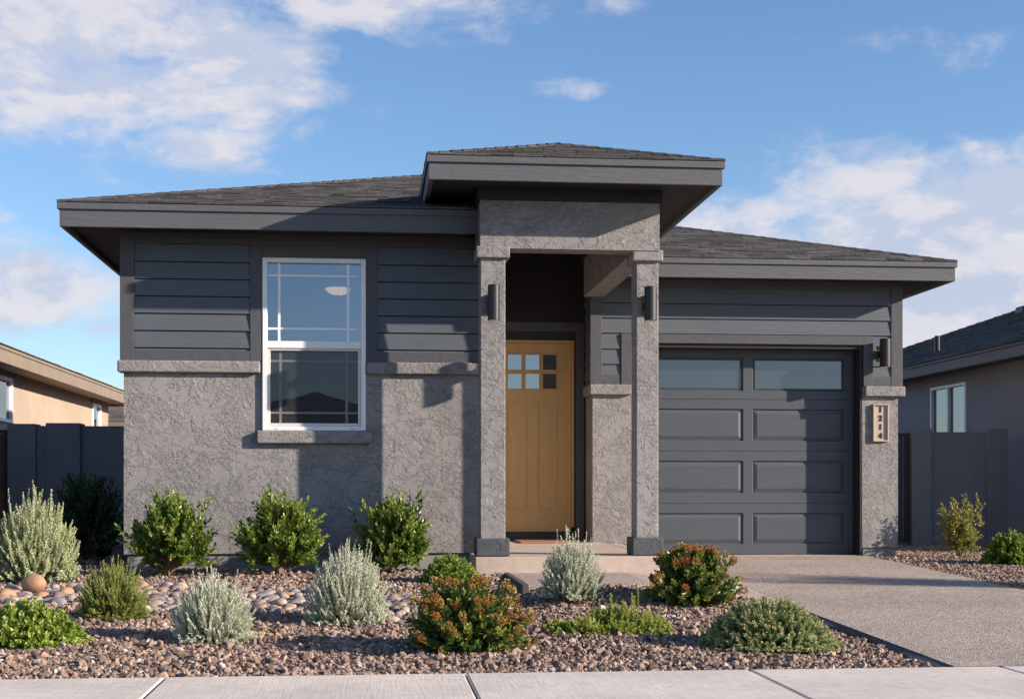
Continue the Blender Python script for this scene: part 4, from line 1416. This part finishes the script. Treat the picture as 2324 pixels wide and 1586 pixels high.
# --- orange-flowered shrubs
G['flower'] = mat_leaf('orange_flower', [(0, (.2, .075, .025)), (.35, (.36, .15, .045)), (.65, (.48, .27, .075)), (1, (.5, .42, .14))], .7, .2, .15)
G['flower_red'] = mat_leaf('red_flower', [(0, (.22, .03, .02)), (.5, (.4, .075, .035)), (1, (.5, .2, .06))], .7, .2, .15)
heads = []
for k in range(6):
    r = np.random.default_rng(90 + k)
    n = 130
    d = r.normal(size=(n, 3)); d[:, 2] = np.abs(d[:, 2]) * .8 - .25; d /= np.linalg.norm(d, axis=1)[:, None]
    p = d * np.array([.022, .022, .026]) * r.uniform(.55, 1.05, (n, 1))
    heads.append(leaf_mesh('flower_head', p, d + r.normal(0, .5, (n, 3)), r.normal(size=(n, 3)), r.uniform(.006, .011, n), r.uniform(.005, .008, n), r.beta(2, 2, n) + (k % 3 - 1) * .2, G['flower_red'] if k == 5 else G['flower']))


def orange(u, v, wpx, hpx, label, seed, nf, lv, reds):
    P = Plant('flowering_shrub', u, v, label, 'shrub', seed, 'orange-flowered shrubs')
    W, H = wpx / 2 * P.px, hpx * P.px
    r = P.r
    for i in range(270):
        a = r.uniform(0, 6.283); zz = r.uniform(.06, 1)
        q = math.sqrt(r.uniform(.1, 1)) * W * (1 + .12 * math.sin(3 * a + seed)) * math.sqrt(max(1 - (max(zz - .3, 0) / .78) ** 2, .05)) * (1 if zz > .15 else .9)
        P.shoot((q * math.cos(a), q * math.sin(a) * .8, H * zz * .95), (0, 0, .02), .5, lv, .45, 62, .046, .033, (.05, .72), .35, .003, .03, .05, .35)
    P.build(LG['orange'], fold=.15, droop=.08)
    tips = np.array(P.tips)
    nrm = np.linalg.norm(tips / np.array([W, W * .8, H]), axis=1)
    order = np.argsort(-nrm + r.uniform(0, .35, len(tips)) + (tips[:, 1] > .1) * .15)
    for i in order[:nf]:
        k = 5 if r.random() < reds else int(r.integers(0, 5))
        o = link('flower_head', heads[k], P.root, tips[i] * 1.02)
        s_ = r.uniform(.6, 1.3)
        o.scale = (s_, s_, s_ * r.uniform(.9, 1.5))
        o.rotation_euler = (r.uniform(-.5, .5), r.uniform(-.5, .5), r.uniform(0, 6.28))


orange(1053, 1478, 296, 172, 'large orange-flowered shrub close to the sidewalk joint', 71, 78, 19, .05)
orange(1567, 1368, 232, 138, 'smaller shrub with rust-red flower heads beside the right porch column', 72, 44, 22, .13)

# dry twigs on the gravel
for (u, v, du, dv_) in ((1152, 1428, 45, 12), (1347, 1440, 4, -20)):
    x, y, z = ground_at(u, v); x2 = x + du * y / F
    b = MB().tube([Vector((x, y, z + .03)), Vector(((x + x2) / 2, y + .02, z + .05)), Vector((x2, y - .03, z + .035 + max(-dv_, 0) * .003))], .004, .002, 5, .9)
    tag(b.build('twig', G['stem'], None, off=(x, y, z)), 'thin dry twig lying on gravel ' + ('right of the tall silver bush' if du > 10 else 'before the yellow-green groundcover'), 'twig')

# ------------------------------------------------------------------ LIGHT
SUN = Vector((2.4, -1.0, .90)).normalized()
sl = bpy.data.lights.new('sun', 'SUN')
sl.energy = 5.0; sl.angle = R(.6); sl.color = (1, .885, .75)
so = bpy.data.objects.new('sun', sl); COL.objects.link(so)
so.rotation_euler = (-SUN).to_track_quat('-Z', 'Y').to_euler()
el, az = math.asin(SUN.z), math.atan2(SUN.x, SUN.y)

wd = bpy.data.worlds.new('World'); SC.world = wd; wd.use_nodes = True
nt = wd.node_tree; nt.nodes.clear()
def wn(k, **kw):
    n = nt.nodes.new('ShaderNode' + k)
    for a, b in kw.items(): setattr(n, a, b)
    return n
def wl(a, b): nt.links.new(a, b)
def wm(op, a, b=None, c=None):
    n = wn('Math', operation=op)
    for i, v in enumerate((a, b, c)):
        if v is None: continue
        if isinstance(v, bpy.types.NodeSocket): wl(v, n.inputs[i])
        else: n.inputs[i].default_value = v
    return n.outputs[0]
def wr(v, a, b, c=0, d=1):
    n = wn('MapRange', interpolation_type='SMOOTHSTEP'); wl(v, n.inputs[0])
    for i, x in enumerate((a, b, c, d)): n.inputs[i + 1].default_value = x
    return n.outputs[0]
sky = wn('TexSky', sky_type='NISHITA', sun_disc=False)
sky.sun_elevation = el; sky.sun_rotation = az
sky.air_density = 1.0; sky.dust_density = .35; sky.ozone_density = 2.2
tc = wn('TexCoord')
sp = wn('SeparateXYZ'); wl(tc.outputs['Generated'], sp.inputs[0])
AZ = wm('ARCTAN2', sp.outputs[0], sp.outputs[1])
EL = wm('ARCSINE', wm('MINIMUM', wm('MAXIMUM', sp.outputs[2], -1), 1))
def cdir(u, v):
    a = math.atan((u - CU) / F); return TH + a, math.atan((HV - v) / F * math.cos(a))
def cnoise(sx, sz, scale, detail, rough, ox=0, oz=0):
    cb = wn('CombineXYZ')
    wl(wm('ADD', wm('MULTIPLY', AZ, sx), ox), cb.inputs[0]); wl(wm('ADD', wm('MULTIPLY', EL, sz), oz), cb.inputs[1]); cb.inputs[2].default_value = 3.7
    n = wn('TexNoise'); wl(cb.outputs[0], n.inputs['Vector'])
    n.inputs['Scale'].default_value = scale; n.inputs['Detail'].default_value = detail; n.inputs['Roughness'].default_value = rough; n.inputs['Distortion'].default_value = .25
    return n.outputs['Fac']
blobs = [(120, 80, 500, 280, 1.15), (500, 130, 360, 210, 1.05), (830, 0, 470, 100, .95), (40, 270, 330, 100, .9), (450, 335, 230, 75, .95), (650, 200, 200, 90, .9), (1420, 5, 130, 34, .6), (1300, 212, 95, 42, .5), (890, 245, 150, 55, .48), (1985, 90, 170, 60, .62), (2170, 110, 160, 66, .6),
         (2080, 580, 560, 250, 1.3), (1690, 545, 260, 130, 1.2), (2290, 440, 260, 130, 1.2), (1960, 760, 600, 210, 1.2), (2210, 335, 60, 26, .75),
         (60, 665, 330, 125, 1.2), (240, 745, 110, 40, .9), (-300, 500, 300, 160, .9), (2700, 400, 350, 260, .9), (1100, -500, 900, 250, .5)]
mask = None
for u, v, ru, rv, s_ in blobs:
    a0, e0 = cdir(u, v)
    da = wm('DIVIDE', wm('SUBTRACT', AZ, a0), ru / F)
    de = wm('DIVIDE', wm('SUBTRACT', EL, e0), rv / F)
    d2 = wm('ADD', wm('MULTIPLY', da, da), wm('MULTIPLY', de, de))
    g = wm('MULTIPLY', wm('POWER', 2.718, wm('MULTIPLY', d2, -1.1)), s_)
    mask = g if mask is None else wm('MAXIMUM', mask, g)
# scattered clouds for the rest of the sky (behind the camera, mirrored in glass)
back = wr(sp.outputs[1], .2, -.2)
mask = wm('MAXIMUM', mask, wm('MULTIPLY', back, wr(cnoise(1, 2.2, 2.2, 4, .5), .45, .75, 0, .75)))
n1 = cnoise(1, 1.9, 9, 9, .6)
n1b = cnoise(1, 1.9, 9, 9, .6, -.012, -.03)
n2 = cnoise(1, 2.0, 24, 8, .62, 5)
dens = wm('ADD', mask, wm('ADD', wm('MULTIPLY', wm('SUBTRACT', n1, .5), 1.25), wm('MULTIPLY', wm('SUBTRACT', n2, .5), 1.2)))
alpha = wr(dens, .32, 1.04)
lit = wm('ADD', wr(wm('SUBTRACT', n1, n1b), -.07, .08), wm('MULTIPLY', wr(dens, .6, 1.7), -.55))
lit = wm('MINIMUM', wm('MAXIMUM', wm('ADD', lit, .22), 0), 1)
cc = wn('Mix', data_type='RGBA'); wl(lit, cc.inputs[0])
cc.inputs[6].default_value = (.36, .40, .50, 1); cc.inputs[7].default_value = (.515, .5, .53, 1)
hz = wr(EL, .0, .16)
bg1, bg2 = wn('Background'), wn('Background')
sat = wn('HueSaturation'); sat.inputs['Saturation'].default_value = 1.03
tn = wn('Mix', data_type='RGBA', blend_type='MULTIPLY'); tn.inputs[0].default_value = 1; tn.inputs[7].default_value = (.88, .98, 1.13, 1)
wl(sky.outputs[0], sat.inputs['Color']); wl(sat.outputs[0], tn.inputs[6]); wl(tn.outputs[2], bg1.inputs[0]); bg1.inputs[1].default_value = .092
wl(cc.outputs[2], bg2.inputs[0]); bg2.inputs[1].default_value = .85
mx = wn('MixShader'); wl(wm('MULTIPLY', alpha, .93), mx.inputs[0]); wl(bg1.outputs[0], mx.inputs[1]); wl(bg2.outputs[0], mx.inputs[2])
ow = wn('OutputWorld'); wl(mx.outputs[0], ow.inputs[0])

# ------------------------------------------------------------------ CAMERA
cam = bpy.data.cameras.new('camera')
cam.sensor_width = 36; cam.lens = F / 2324 * 36
cam.shift_y = (HV - 793) / 2324
cam.clip_end = 3000; cam.clip_start = .05
co = bpy.data.objects.new('camera', cam); COL.objects.link(co)
co.location = (0, 0, CZ); co.rotation_euler = (R(90), 0, -TH)
SC.camera = co
vs_ = SC.view_settings
vs_.view_transform = 'Standard'; vs_.look = 'None'; vs_.gamma = 1; vs_.use_curve_mapping = False
vs_.exposure = .85
try:
    SC.cycles.use_denoising = True
    SC.cycles.max_bounces = 8; SC.cycles.transparent_max_bounces = 16
    SC.cycles.sample_clamp_indirect = 8
except Exception: pass
